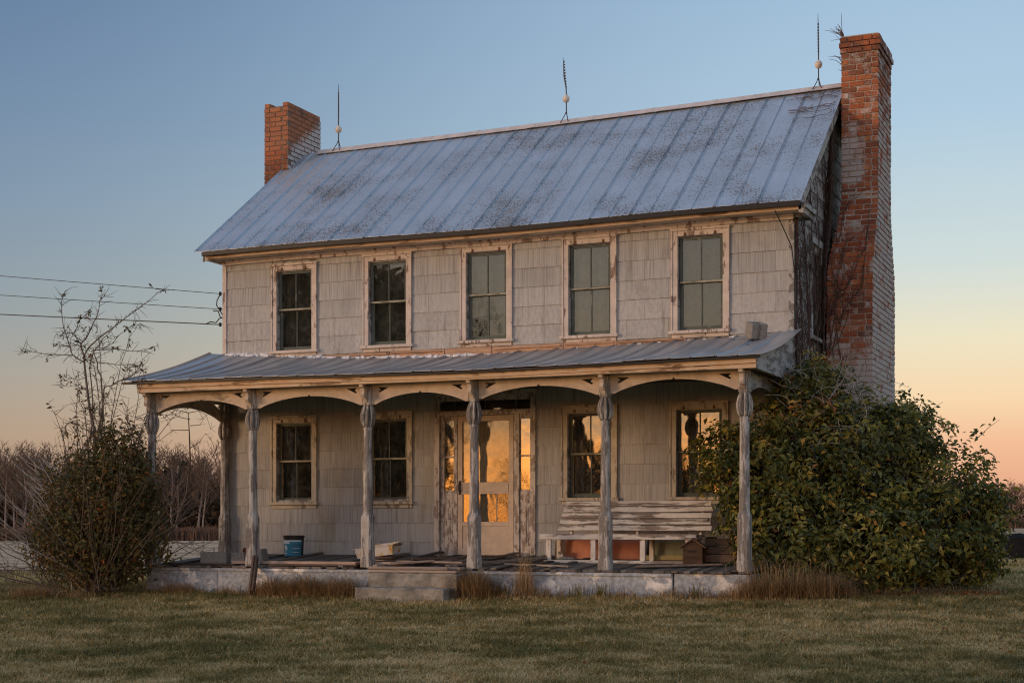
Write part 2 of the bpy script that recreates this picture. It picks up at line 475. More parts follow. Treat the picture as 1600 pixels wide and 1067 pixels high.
# old wavy glass
def m_glass(name, refl, wav):
    m, n = mat(name); v = pos(n)
    h = n.noise(v, wav, 2, 0.5, 0.4)
    b = n.add('ShaderNodeBump'); b.inputs['Strength'].default_value = 0.22; b.inputs['Distance'].default_value = 0.010; n.link(h, b.inputs['Height'])
    g = n.add('ShaderNodeBsdfGlossy'); g.inputs['Roughness'].default_value = 0.03; g.inputs['Color'].default_value = (0.95, 0.95, 0.93, 1); n.link(b.outputs[0], g.inputs['Normal'])
    t = n.add('ShaderNodeBsdfTransparent'); t.inputs['Color'].default_value = (0.83, 0.83, 0.805, 1)
    dust = n.add('ShaderNodeBsdfDiffuse'); dust.inputs['Color'].default_value = (0.30, 0.29, 0.25, 1)
    f = n.add('ShaderNodeFresnel'); f.inputs['IOR'].default_value = 1.5
    fac = n.math('ADD', n.math('MULTIPLY', f.outputs[0], 1.0), refl, clamp=True)
    mx = n.add('ShaderNodeMixShader'); n.link(fac, mx.inputs[0]); n.link(t.outputs[0], mx.inputs[1]); n.link(g.outputs[0], mx.inputs[2])
    mx2 = n.add('ShaderNodeMixShader'); n.link(n.maprange(n.noise(v, 9.0, 5, 0.7), 0.4, 0.8, 0.02, 0.14), mx2.inputs[0]); n.link(mx.outputs[0], mx2.inputs[1]); n.link(dust.outputs[0], mx2.inputs[2])
    o = n.add('ShaderNodeOutputMaterial'); n.link(mx2.outputs[0], o.inputs[0])
    return m


M['glass'] = m_glass('old_wavy_glass', 0.05, 3.2)
M['glass_low'] = m_glass('lower_window_glass', 0.15, 2.6)
M['glass_flat'] = m_glass('clear_door_glass', 0.19, 2.4)
M['glass_door'] = m_glass('faint_door_glass', 0.075, 2.0)


# bricks: colour from each brick's own number, whitewash by place
def m_brick(name, white):
    m, n = mat(name); P = pos(n)
    at = n.add('ShaderNodeAttribute', attribute_name='tint')
    f = n.math('FRACT', n.math('ADD', at.outputs['Fac'], orand(n)))
    c = n.ramp(f, [(0.0, (0.27, 0.080, 0.038, 1)), (0.25, (0.38, 0.120, 0.052, 1)), (0.5, (0.20, 0.072, 0.045, 1)), (0.7, (0.44, 0.155, 0.062, 1)), (0.88, (0.14, 0.066, 0.050, 1)), (1.0, (0.34, 0.10, 0.045, 1))])
    g = n.noise(P, 22.0, 5, 0.7)
    c = n.mix(n.maprange(g, 0.45, 0.7, 0, 0.55), c, (0.085, 0.05, 0.038, 1))
    if white:
        sp = n.add('ShaderNodeSeparateXYZ'); n.link(P, sp.inputs[0])
        z = sp.outputs[2]; x = sp.outputs[0]
        lowz = n.maprange(z, 2.9, 4.3, 1.0, 0.0)
        band = n.math('MULTIPLY', n.maprange(z, 5.6, 5.95), n.maprange(z, 6.35, 6.85, 1, 0))
        band = n.math('MULTIPLY', band, n.maprange(x, 9.30, 9.62, 1.0, 0.0))
        nf = n.add('ShaderNodeNewGeometry'); sn = n.add('ShaderNodeSeparateXYZ'); n.link(nf.outputs['True Normal'], sn.inputs[0])
        side = n.math('MULTIPLY', n.maprange(sn.outputs[0], 0.5, 0.8), n.maprange(z, 7.9, 5.6, 0.35, 0.92))
        s = n.math('MAXIMUM', n.math('MAXIMUM', lowz, n.math('MULTIPLY', band, 0.8)), side)
        s = n.math('MAXIMUM', s, 0.14)
        nz = n.math('ADD', n.math('MULTIPLY', n.maprange(n.noise(P, 3.2, 6, 0.75), 0.33, 0.67), 0.55), n.math('MULTIPLY', n.math('FRACT', n.math('MULTIPLY', f, 7.3)), 0.35))
        wm = n.maprange(n.math('ADD', n.math('MULTIPLY', s, 0.62), nz), 0.60, 0.98, 0, 0.92)
        soot = n.maprange(n.math('ADD', n.noise(P, 1.6, 4, 0.7), n.maprange(z, 7.2, 8.0, 0, 0.16)), 0.52, 0.68, 0, 0.6)
        c = n.mix(soot, c, (0.075, 0.045, 0.035, 1))
        c = n.mix(wm, c, (0.43, 0.405, 0.39, 1))
    else:
        sp = n.add('ShaderNodeSeparateXYZ'); n.link(P, sp.inputs[0])
        up = n.maprange(sp.outputs[2], 7.15, 7.35, 0, 0.55)
        c = n.mix(up, c, (0.37, 0.175, 0.105, 1))
        c = n.mix(n.maprange(n.math('ADD', n.noise(P, 3.0, 5, 0.7), n.maprange(sp.outputs[2], 6.7, 7.4, 0.16, 0)), 0.5, 0.68, 0, 0.65), c, (0.11, 0.055, 0.04, 1))
        nf = n.add('ShaderNodeNewGeometry'); sn = n.add('ShaderNodeSeparateXYZ'); n.link(nf.outputs['True Normal'], sn.inputs[0])
        roofline = n.math('SUBTRACT', sp.outputs[2], n.math('MULTIPLY', sp.outputs[1], 0.72))   # distance over the roof slope
        tar = n.math('MULTIPLY', n.maprange(n.math('ADD', roofline, n.math('MULTIPLY', n.noise(P, 7.0, 4, 0.7), 0.45)), 5.78, 5.95, 1, 0), n.maprange(sn.outputs[0], 0.5, 0.8))
        c = n.mix(n.math('MULTIPLY', tar, 0.85), c, (0.50, 0.50, 0.50, 1))
    return finish(m, n, c, 0.92, g, 0.6, 0.006)


M['brick_r'] = m_brick('whitewashed_brick', True)
M['brick_l'] = m_brick('orange_brick', False)
M['mortar'] = m_plain('lime_mortar', (0.37, 0.315, 0.27), 0.95, 0, 0.3, 12.0, wpos=True)
M['mortar_l'] = m_plain('brown_mortar', (0.19, 0.135, 0.105), 0.95, 0, 0.3, 12.0, wpos=True)


def m_leaf(name, stops, gloss=0.35, trans=0.25):
    m, n = mat(name)
    at = n.add('ShaderNodeAttribute', attribute_name='tint')
    c = n.ramp(at.outputs['Fac'], [(p, c4(q)) for p, q in stops])
    p = n.add('ShaderNodeBsdfPrincipled'); n.link(c, p.inputs['Base Color']); p.inputs['Roughness'].default_value = gloss
    p.inputs['Specular IOR Level'].default_value = 0.35
    t = n.add('ShaderNodeBsdfTranslucent'); n.link(c, t.inputs['Color'])
    mx = n.add('ShaderNodeMixShader'); mx.inputs[0].default_value = trans; n.link(p.outputs[0], mx.inputs[1]); n.link(t.outputs[0], mx.inputs[2])
    o = n.add('ShaderNodeOutputMaterial'); n.link(mx.outputs[0], o.inputs[0])
    return m


M['leaf'] = m_leaf('dark_evergreen_leaf', [(0.0, (0.022, 0.034, 0.011)), (0.30, (0.066, 0.080, 0.021)), (0.65, (0.21, 0.20, 0.042)), (0.90, (0.38, 0.27, 0.05)), (1.0, (0.30, 0.11, 0.03))], 0.36, 0.22)
M['leaf_old'] = m_leaf('autumn_shrub_leaf', [(0.0, (0.042, 0.046, 0.015)), (0.45, (0.10, 0.090, 0.026)), (0.75, (0.20, 0.11, 0.038)), (0.93, (0.19, 0.075, 0.025)), (1.0, (0.34, 0.11, 0.035))], 0.5)
M['grass'] = m_leaf('mown_winter_grass', [(0.0, (0.105, 0.094, 0.025)), (0.33, (0.235, 0.178, 0.052)), (0.62, (0.43, 0.305, 0.125)), (1.0, (0.64, 0.47, 0.25))], 0.8, 0.3)
M['drygrass'] = m_leaf('dry_brown_grass', [(0.0, (0.14, 0.088, 0.042)), (0.5, (0.31, 0.20, 0.098)), (1.0, (0.52, 0.37, 0.20))], 0.8, 0.3)
M['reed'] = m_leaf('far_reddish_reeds', [(0.0, (0.10, 0.055, 0.035)), (1.0, (0.23, 0.13, 0.085))], 0.9, 0.2)
M['fartree'] = m_plain('far_bare_wood', (0.125, 0.083, 0.060), 0.9, 0, 0.3)
M['faretrunk'] = m_plain('pale_far_trunk', (0.20, 0.165, 0.148), 0.9, 0, 0.3)
M['pine'] = m_leaf('far_pine_needles', [(0.0, (0.022, 0.026, 0.016)), (1.0, (0.05, 0.05, 0.03))], 0.8, 0.2)

M['brush'] = m_leaf('brown_undergrowth', [(0.0, (0.035, 0.026, 0.017)), (0.7, (0.085, 0.056, 0.034)), (1.0, (0.15, 0.075, 0.04))], 0.9, 0.2)

# ground
m, n = mat('lawn_soil'); P = pos(n)
a = n.noise(P, 0.55, 4, 0.6); b = n.noise(P, 14.0, 5, 0.7)
c = n.ramp(n.math('ADD', n.math('MULTIPLY', a, 0.6), n.math('MULTIPLY', b, 0.4)), [(0.35, (0.14, 0.115, 0.038, 1)), (0.5, (0.27, 0.195, 0.08, 1)), (0.66, (0.43, 0.31, 0.15, 1))])
M['lawn'] = finish(m, n, c, 1.0, b, 0.8, 0.03, 0.0, 0.05)
m, n = mat('harvested_field'); P = pos(n)
rows = n.noise(n.mapping(P, (0.06, 0.55, 1)), 1.0, 4, 0.6)
b = n.noise(P, 3.0, 6, 0.75)
c = n.ramp(n.math('ADD', n.math('MULTIPLY', rows, 0.6), n.math('MULTIPLY', b, 0.4)), [(0.40, (0.20, 0.13, 0.080, 1)), (0.5, (0.42, 0.29, 0.185, 1)), (0.60, (0.56, 0.40, 0.27, 1))])
M['field'] = finish(m, n, c, 1.0, b, 0.6, 0.05, 0.0, 0.02)
# ------------------------------------------------------------------ terrain
def gz(x, y):
    x = np.asarray(x, float); y = np.asarray(y, float)
    t = np.maximum(0, -1.95 - y)
    g = 0.06 * ss(3, 9, x) * ss(-6, -2, y) * (1 - ss(6, 14, y))
    g = g - 0.075 * np.minimum(t, 1) - 0.022 * np.clip(t - 1, 0, 40)
    g = g + 0.014 * np.sin(x * 0.31 + 1.2) * np.sin(y * 0.27 + x * 0.08) * ss(2, 8, t)
    g = g + 0.85 * ss(-45, 0, x) * ss(18, 90, y)
    return g


def grid_sheet(name, u0, u1, nu, v0, v1, nv, fn, mt, **props):
    U = np.linspace(u0, u1, nu); V = np.linspace(v0, v1, nv)
    uu, vv = np.meshgrid(U, V)
    X, Y, Z = fn(uu, vv)
    idx = np.arange(nu * nv).reshape(nv, nu)
    F = np.stack([idx[:-1, :-1], idx[:-1, 1:], idx[1:, 1:], idx[1:, :-1]], -1).reshape(-1, 4)
    return link(name, fast_mesh(name, np.stack([X, Y, Z], -1).reshape(-1, 3), F, smooth=True), mt, **props)


def far_fn(a, r):
    d = 3000 * r ** 5 + 60 * r
    X = 5 + d * np.cos(a); Y = d * np.sin(a)
    return X, Y, gz(X, Y) - 0.02


grid_sheet('ground', 0, 2 * PI, 160, 0, 1, 140, far_fn, M['lawn'], kind='structure')
LA = np.array([-7.7, 4.3]); LB = np.array([9.3, 29.0]); LD = (LB - LA) / np.linalg.norm(LB - LA); LN = np.array([-LD[1], LD[0]])


def field_fn(u, v):
    wob = 0.5 * np.sin(u * 0.35) * (v < 1)
    X = LA[0] + LD[0] * u + LN[0] * (v * v * 0.011 + wob * 0.5); Y = LA[1] + LD[1] * u + LN[1] * (v * v * 0.011 + wob * 0.5)
    return X, Y, gz(X, Y) + 0.03 * ss(0, 2, v)


grid_sheet('field', -60, 220, 120, 0, 150, 80, field_fn, M['field'], kind='structure')

# ------------------------------------------------------------------ the farmhouse
W, D = 8.9, 5.4
house = thing('farmhouse', 'weathered two storey farmhouse with grey shingle walls, metal roof and sagging front porch', 'house')


def part(name, mb, mt, parent=house, **kw):
    return mb.build(name, M[mt] if isinstance(mt, str) else mt, parent, **kw)


def eave_z(x): return 5.118 + 0.003 * x + 0.012 * math.sin(x * 0.9 + 0.6)
def ridge_z(x): return 7.295 + 0.0165 * x - 0.02 * math.sin(PI * (x + 0.3) / 9.4)
def roof_z(x, y): return eave_z(x) + (ridge_z(x) - eave_z(x)) * (y + 0.37) / 3.07
PJ = [(-.35, 3.60), (0, 3.57), (1, 3.50), (2.4, 3.415), (3.9, 3.375), (6.4, 3.42), (8.2, 3.46), (8.9, 3.50), (9.1, 3.53)]
PE = [(-.35, 2.962), (2.3, 2.945), (4.9, 2.912), (7, 2.93), (9.1, 2.955)]
def proof_z(x, y):
    s = -y / 2.22; return interp(x, PJ) * (1 - s) + interp(x, PE) * s - 0.05 * math.sin(PI * min(max(s, 0), 1))
def deck_z(y): return 0.48 + 0.066 * y


UPW = [(0.865, 1.655), (2.452, 3.255), (4.05, 4.861), (5.636, 6.437), (7.233, 8.042)]
LOWW = [(0.862, 1.655), (2.452, 3.266), (5.622, 6.446), (7.212, 8.03)]
UZ = (3.575, 4.945); LZ = (1.30, 2.595)          # sill top, casing top
DOOR = (3.631, 5.227, 0.47, 2.80)

# wall core with openings, boxes between the holes
holes = [(a + .09, b - .09, UZ[0], UZ[1] - .10) for a, b in UPW] + [(a + .09, b - .09, LZ[0], LZ[1] - .09) for a, b in LOWW] + [(DOOR[0] + .08, DOOR[1] - .09, DOOR[2], DOOR[3] - .03)]


def wall_core(x0, x1, z0, z1, hs, put):
    xs = sorted({x0, x1} | {h[0] for h in hs} | {h[1] for h in hs})
    for a, b in zip(xs[:-1], xs[1:]):
        zz = z0
        for h in sorted([h for h in hs if h[0] < b - 1e-6 and h[1] > a + 1e-6], key=lambda h: h[2]):
            if h[2] > zz: put(a, b, zz, h[2])
            zz = h[3]
        if z1 > zz: put(a, b, zz, z1)


mb = MB(); wall_core(0, W, 0.0, 5.02, holes, lambda a, b, c, d: mb.box(a, b, 0.0, 0.12, c, d))
wall = part('front_wall', mb, 'gable')

# shingles: unit wedge (butt thicker than top), placed by scale
sm = MB(); sm.add([(0, -.015, 0), (1, -.015, 0), (1, -.001, 0), (0, -.001, 0), (0, -.005, 1), (1, -.005, 1), (1, -.001, 1), (0, -.001, 1)],
                  [(0, 1, 5, 4), (4, 5, 6, 7), (0, 4, 7, 3), (1, 2, 6, 5), (0, 3, 2, 1)])
sme = sm.mesh('shingle'); sme.materials.append(M['shingle'])
cas = [(a, b, UZ[0] - .06, UZ[1]) for a, b in UPW] + [(a, b, LZ[0] - .06, LZ[1]) for a, b in LOWW] + [(DOOR[0], DOOR[1], 0, DOOR[3] + .01)]
rs = random.Random(3)


def shingle_rows(z0, z1, first, exp=0.2715):
    k = 0; z = first
    while z < z1 - .02:
        zb = max(z, z0); zt = min(z + exp - 0.0015, z1)
        x = -0.61 * rs.choice([0.5, 0.22, 0.78, 0.35]); zj = 0
        while x < W:
            xa, xb = max(x, 0.045) + .0012, min(x + 0.61, W - 0.045) - .0012
            segs = [(xa, xb, zb, zt)] if xb - xa > .03 else []
            for (ca, cb, cz0, cz1) in cas:
                out = []
                for (a, b, s0, s1) in segs:
                    if b <= ca or a >= cb or s1 <= cz0 or s0 >= cz1: out.append((a, b, s0, s1)); continue
                    if s1 - cz1 > .03 and s0 < cz1: 
                        out.append((max(a, ca), min(b, cb), cz1, s1))
                    if cz0 - s0 > .03 and s1 > cz0: out.append((max(a, ca), min(b, cb), s0, cz0))
                    if ca - a > .01: out.append((a, ca, s0, s1))
                    if b - cb > .01: out.append((cb, b, s0, s1))
                segs = out
            for (a, b, s0, s1) in segs:
                link('shingle', sme, None, wall, (a, rs.uniform(-.002, .0015), s0 + rs.uniform(-.0035, .003)), (rs.uniform(-.003, .007), rs.uniform(-.0035, .0035), 0), (b - a, 1, s1 - s0))
            x += 0.61
        z += exp; k += 1


shingle_rows(3.47, 5.0, 3.487 - .2715 + .2715)
shingle_rows(0.47, 2.95, 2.033 - 6 * .2715)

# gable walls and back
for gx0, gx1, nm in ((-0.0, 0.12, 0), (W - .12, W, 1)):
    mb = MB()
    if nm:   # opening for the gable window
        wall_core(0.13, D, 0, 4.95, [(1.05, 1.72, 3.60, 4.75)], lambda a, b, c, d: mb.box(gx0, gx1, a, b, c, d))
    else: mb.box(gx0, gx1, 0.13, D, 0, 4.95)
    mb.prism([[(0.13, 4.952), (D, 4.952), (D, 5.0), (D / 2, roof_z(gx1, 2.7) - 0.12), (0.13, roof_z(gx1, .13) - 0.10)]], lambda a, b: (gx0, a, b), (gx1 - gx0, 0, 0))
    g = part('gable_wall', mb, 'gable', fix=True)
    if nm:
        z = 0.45; k = 0
        while z < 7.0:
            ytop = 2.7 - max(0, (z + .25 - 5.15) / 0.72) * 1.0
            lim = 2.7 if z + .27 < 5.2 else (7.25 - z - .27) / .735
            y0, y1 = (0.05, 5.35) if z + .27 < 5.2 else (2.7 - lim, 2.7 + lim)
            if y1 - y0 < .3: break
            for (a, b) in ([(y0, 1.0), (1.80, y1)] if 3.3 < z < 4.75 else [(y0, y1)]):
                bb = MB(); bb.add([(W + .016, a, z), (W + .016, b, z), (W + .001, b, z), (W + .001, a, z), (W + .006, a, z + .268), (W + .006, b, z + .268), (W + .001, b, z + .268), (W + .001, a, z + .268)],
                                  [(0, 1, 5, 4), (4, 5, 6, 7), (0, 4, 7, 3), (1, 2, 6, 5), (0, 3, 2, 1)])
                bb.build('siding_board', M['gable'], g)
            z += .27
mb = MB(); mb.box(0.125, W - .125, D - .12, D, 0, 5.0); part('back_wall', mb, 'gable')
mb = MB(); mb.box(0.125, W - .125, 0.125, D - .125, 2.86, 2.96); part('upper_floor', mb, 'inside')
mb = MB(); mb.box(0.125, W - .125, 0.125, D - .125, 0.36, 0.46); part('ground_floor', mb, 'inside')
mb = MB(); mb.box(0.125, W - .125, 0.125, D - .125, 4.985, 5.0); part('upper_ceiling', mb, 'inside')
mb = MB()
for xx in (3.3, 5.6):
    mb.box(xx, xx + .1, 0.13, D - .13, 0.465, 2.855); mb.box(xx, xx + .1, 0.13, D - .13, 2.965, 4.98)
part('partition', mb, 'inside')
# corner boards
for x0, x1 in ((-.022, .045), (W - .045, W + .022)):
    mb = MB(); mb.box(x0, x1, -.028, -.0005, 0.40, 4.93)
    mb.box(-.024 if x0 < 0 else W + .0005, -.0005 if x0 < 0 else W + .024, -.002, 0.09, 0.40, 4.93)
    part('corner_board', mb, 'gable' if x0 > 1 else 'trim')


# --- windows
def window(a, b, z0, z1, shade, lower):
    tm = 'trim_low' if lower else 'trim'
    cw = .088; hw = .10
    mb = MB()
    mb.box(a, a + cw, -.032, -.002, z0, z1 - hw); mb.box(b - cw, b, -.032, -.002, z0, z1 - hw)
    mb.box(a, b, -.032, -.002, z1 - hw, z1); mb.box(a - .015, b + .015, -.055, -.0325, z1 - .028, z1 + .006)
    # thin outer back band and inner bead
    mb.box(a - .006, a + .018, -.044, -.0325, z0, z1 - .03); mb.box(b - .018, b + .006, -.044, -.0325, z0, z1 - .03)
    mb.box(a + cw - .012, a + cw, .0, .10, z0, z1 - hw); mb.box(b - cw, b - cw + .012, .0, .10, z0, z1 - hw)
    mb.box(a + cw, b - cw, .0, .10, z1 - hw - .012, z1 - hw - .0005)
    wn = part('window', mb, tm, bevel=.003)
    s = MB(); s.box(a - .03, b + .03, -.075, .10, z0 - .045, z0 - .0005); s.box(a + .005, b - .005, -.030, -.014, z0 - .10, z0 - .0455)
    s.build('sill', M[tm], wn, bevel=.004)
    xa, xb = a + cw + .0005, b - cw - .0005; zt = z1 - hw - .0125; zm = z0 + (zt - z0) * .52
    for nm, ya, zb_, zt_, bot in (('upper_sash', .030, zm - .012, zt, .030), ('lower_sash', .062, z0 + .001, zm + .016, .062)):
        f = MB(); st = .040
        f.box(xa + .012, xa + .012 + st, ya, ya + .030, zb_, zt_); f.box(xb - .012 - st, xb - .012, ya, ya + .030, zb_, zt_)
        f.box(xa + .0125 + st, xb - .0125 - st, ya + .0005, ya + .0295, zb_, zb_ + bot); f.box(xa + .0125 + st, xb - .0125 - st, ya + .0005, ya + .0295, zt_ - .036, zt_)
        xm = (xa + xb) / 2
        f.box(xm - .008, xm + .008, ya + .002, ya + .026, zb_ + bot, zt_ - .036)
        f.build(nm, M['sash'], wn, bevel=.002)
        for (p0, p1) in ((xa + .0125 + st, xm - .008), (xm + .008, xb - .0125 - st)):
            g = MB(); g.box(p0, p1, ya + .013, ya + .016, zb_ + bot, zt_ - .036); g.build('pane', M['glass_low' if lower else 'glass'], wn)
    r_ = MB(); r_.box(xa + .014, xb - .014, .022, .0295, zm - .012, zm + .012); r_.build('meeting_rail', M['meeting'], wn)
    if shade:
        c_ = MB()
        N = 24; zl = z0 + .03 + {2: .34, 3: .02, 4: .05}.get(round((a - .9) / 1.59), 0)
        for i in range(N):
            x0 = xa + .01 + (xb - xa - .02) * i / N; x1 = xa + .01 + (xb - xa - .02) * (i + 1) / N
            y0 = .17 + .008 * math.sin(i * 1.7); y1 = .17 + .008 * math.sin((i + 1) * 1.7)
            c_.add([(x0, y0, zl), (x1, y1, zl), (x1, y1, zt), (x0, y0, zt), (x0, y0 + .006, zl), (x1, y1 + .006, zl), (x1, y1 + .006, zt), (x0, y0 + .006, zt)], [(0, 1, 2, 3), (5, 4, 7, 6), (0, 4, 5, 1), (3, 2, 6, 7)])
        c_.build('curtain', M[shade], wn)
    # two rusty shutter hinges / hooks in the head
    for fx in (.24, .76):
        q = MB(); x = a + (b - a) * fx; q.box(x - .013, x + .013, -.040, -.0325, z1 - .085, z1 - .055); q.box(x - .02, x + .02, -.038, -.0325, z1 - .10, z1 - .0855)
        q.build('hook', M['rust'], wn)
    return wn


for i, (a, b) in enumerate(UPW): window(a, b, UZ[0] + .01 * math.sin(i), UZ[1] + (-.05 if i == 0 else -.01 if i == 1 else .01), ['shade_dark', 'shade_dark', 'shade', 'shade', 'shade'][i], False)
for i, (a, b) in enumerate(LOWW): window(a, b, LZ[0] - (.03 if i < 2 else 0), LZ[1] - (.02 if i == 0 else 0), None, True)

# gable window on the right end
mb = MB(); gy0, gy1, g0, g1 = 1.0, 1.80, 3.55, 4.85
mb.box(W + .018, W + .045, gy0, gy0 + .09, g0, g1); mb.box(W + .018, W + .045, gy1 - .09, gy1, g0, g1); mb.box(W + .018, W + .05, gy0, gy1, g1 + .0005, g1 + .1); mb.box(W + .018, W + .07, gy0 - .03, gy1 + .03, g0 - .05, g0 - .0005)
gw = part('gable_window', mb, 'gable')
mb = MB(); mb.box(W - .06, W - .03, gy0 + .09, gy1 - .09, (g0 + g1) / 2 - .02, (g0 + g1) / 2 + .02); mb.box(W - .06, W - .03, gy0 + .055, gy0 + .10, g0 + .06, g1 - .1); mb.box(W - .06, W - .03, gy1 - .13, gy1 - .085, g0 + .06, g1 - .1)
mb.build('sash', M['sash'], gw)
mb = MB(); mb.box(W - .05, W - .046, gy0 + .1, gy1 - .13, g0 + .05, (g0 + g1) / 2 - .02); mb.build('pane', M['glass'], gw)
mb = MB(); mb.box(W - .05, W - .046, gy0 + .1, gy1 - .13, (g0 + g1) / 2 + .02, g1 - .1); mb.build('pane', M['glass'], gw)

# --- front door set
mb = MB()
mb.box(3.631, 3.715, -.04, -.001, .47, 2.79); mb.box(5.150, 5.227, -.04, -.001, .47, 2.79)         # outer casings
mb.box(3.60, 5.258, -.05, -.001, 2.7905, 2.86)
mb.box(3.7155, 5.1495, -.02, .06, 2.505, 2.575); mb.box(3.7155, 5.1495, -.03, -.0205, 2.53, 2.56)    # transom bar
mb.box(3.7155, 5.1495, -.015, .06, 2.715, 2.79)
mb.box(3.7155, 3.770, .0, .06, .47, 2.5045); mb.box(3.935, 3.990, -.012, .07, .47, 2.5045)          # sidelight stiles and door jambs
mb.box(4.884, 4.965, -.012, .07, .47, 2.5045); mb.box(5.130, 5.1495, .0, .06, .47, 2.5045)
mb.box(3.7705, 3.9345, .0, .06, 2.44, 2.5045); mb.box(4.9655, 5.1295, .0, .06, 2.44, 2.5045)
mb.box(3.70, 5.16, -.09, .08, .452, .4695)                                                            # threshold
dw = part('doorway', mb, 'doorframe', bevel=.003)
for x0, x1 in ((3.7705, 3.9345), (4.9655, 5.1295)):
    q = MB(); q.box(x0, x1, .01, .055, .47, 1.40); q.box(x0 + .03, x1 - .03, .002, .0095, .62, 1.18); q.box(x0 + .05, x1 - .05, -.006, .0015, .66, 1.14); q.box(x0 + .02, x1 - .02, .0, .0095, 1.24, 1.36)
    q.build('sidelight_panel', M['doorframe'], dw, bevel=.004)
    q = MB(); q.box(x0 + .003, x1 - .003, .02, .045, 1.40, 1.425); q.box(x0, x1, .015, .05, 1.895, 1.92); q.build('sidelight_muntin', M['doorframe'], dw)
    for z0, z1 in ((1.4255, 1.8945), (1.9205, 2.4395)):
        g = MB(); g.box(x0, x1, .030, .033, z0, z1); g.build('pane', M['glass_flat'], dw)
for xx in (3.95, 4.43, 4.91):
    q = MB(); q.box(xx - .01, xx + .01, .01, .05, 2.5755, 2.7145); q.build('transom_muntin', M['sash'], dw)
for a, b in ((3.716, 3.94), (3.96, 4.42), (4.44, 4.90), (4.92, 5.149)):
    g = MB(); g.box(a, b, .028, .031, 2.5755, 2.7145); g.build('pane', M['glass'], dw)
mb = MB()      # screen door
X0, X1 = 3.996, 4.878
mb.box(X0, X0 + .075, -.008, .026, .485, 2.498); mb.box(X1 - .075, X1, -.008, .026, .485, 2.498)
for z0, z1 in ((2.415, 2.498), (1.365, 1.535), (.90, .965), (.485, .58)): mb.box(X0 + .0755, X1 - .0755, -.008, .026, z0, z1)
mb.box(X0 + .076, X1 - .076, -.016, -.0085, 1.395, 1.505)
mb.box(X0 + .076, X0 + .088, -.002, .02, .9655, 1.3645); mb.box(X1 - .088, X1 - .076, -.002, .02, .9655, 1.3645)
mb.box(4.60, 4.612, .0, .018, .9655, 1.3645)
sdoor = part('screen_door', mb, 'screendoor', bevel=.003)
q = MB(); q.box(X0 + .076, X1 - .076, .004, .012, .5805, .8995); q.build('kick_panel', M['screendoor'], sdoor)
for z0, z1 in ((.9655, 1.3645), (1.5355, 2.4145)):
    g = MB(); g.box(X0 + .089, X1 - .089 if z0 < 1 else X1 - .076, .010, .013, z0, z1); g.build('pane', M['glass_door'], sdoor)
q = MB(); q.box(X0 + .02, X0 + .055, -.018, -.0085, 1.36, 1.56); q.tube([(X0 + .037, -.016, 1.40), (X0 + .037, -.055, 1.43), (X0 + .037, -.055, 1.50), (X0 + .037, -.016, 1.53)], .008, 6); q.build('door_handle', M['black'], sdoor)
q = MB(); q.lathe([(.001, -.05), (.022, -.045), (.026, -.03), (.015, -.012), (.015, 0)], n=10)
o = q.build('knob', M['ball'], dw, loc=(3.962, -.012, 2.03), rot=(R(-90), 0, 0), smooth=True)
o.scale = (1, 1, -1)
mb = MB()      # inner door
mb.box(4.0, 4.876, .10, .135, .47, 1.42)
for x0, x1 in ((4.0, 4.10), (4.776, 4.876)): mb.box(x0, x1, .10, .135, 1.4205, 2.50)
mb.box(4.1005, 4.7755, .10, .135, 2.36, 2.50)
for xx in (4.315, 4.545): mb.box(xx - .012, xx + .012, .104, .131, 1.4205, 2.3595)
for zz in (1.78, 2.08): mb.box(4.1005, 4.7755, .106, .129, zz - .012, zz + .012)
mb.box(4.14, 4.40, .092, .0995, .62, 1.25); mb.box(4.48, 4.74, .092, .0995, .62, 1.25)
idoor = part('inner_door', mb, 'innerdoor', bevel=.004)
g = MB(); NC = 30
for i in range(NC):
    xa_, xb_ = 4.075 + .73 * i / NC, 4.075 + .73 * (i + 1) / NC; ya_, yb_ = (.055 + .012 * math.sin(k * 1.15) for k in (i, i + 1))
    g.add([(xa_, ya_, 1.44), (xb_, yb_, 1.44), (xb_, yb_, 2.41), (xa_, ya_, 2.41), (xa_, ya_ + .005, 1.44), (xb_, yb_ + .005, 1.44), (xb_, yb_ + .005, 2.41), (xa_, ya_ + .005, 2.41)], [(0, 1, 2, 3), (5, 4, 7, 6), (0, 4, 5, 1), (3, 2, 6, 7)])
g.build('added_curtain', M['reflection_pale'], idoor)  # curtain added behind the glass, standing in for pale reflected sky
# porch lamp on the ceiling left of the door
mb = MB(); mb.lathe([(.0, 2.80), (.10, 2.80), (.115, 2.83), (.10, 2.862)], c=(3.95, -.30), n=14); part('ceiling_lamp', mb, 'ball', smooth=True)

# --- eaves
RX0, RX1 = -0.30, 9.09
mb = MB()
NSEG = 12
def strip(mb, x0, x1, y0, y1, zlo, zhi):
    """board along x that follows the eave's sway"""
    vs = []; fs = []
    for i in range(NSEG + 1):
        x = x0 + (x1 - x0) * i / NSEG
        for (yy, zz) in ((y0, zlo(x)), (y1, zlo(x)), (y1, zhi(x)), (y0, zhi(x))): vs.append((x, yy, zz))
    for i in range(NSEG):
        for k in range(4): fs.append((i * 4 + k, i * 4 + 4 + k, i * 4 + 4 + (k + 1) % 4, i * 4 + (k + 1) % 4))
    fs += [(0, 1, 2, 3), tuple(NSEG * 4 + k for k in (3, 2, 1, 0))]
    mb.add(vs, fs)
ez = eave_z
strip(mb, -.10, 9.075, -.300, -.262, lambda x: ez(x) - .115, lambda x: ez(x) - .005)
strip(mb, -.10, 9.075, -.3165, -.3005, lambda x: ez(x) - .072, lambda x: ez(x) - .018)
part('fascia', mb, 'fascia', fix=True)
mb = MB(); strip(mb, -.08, 9.05, -.2615, -.002, lambda x: ez(x) - .108, lambda x: ez(x) - .080); part('soffit', mb, 'fascia', fix=True)
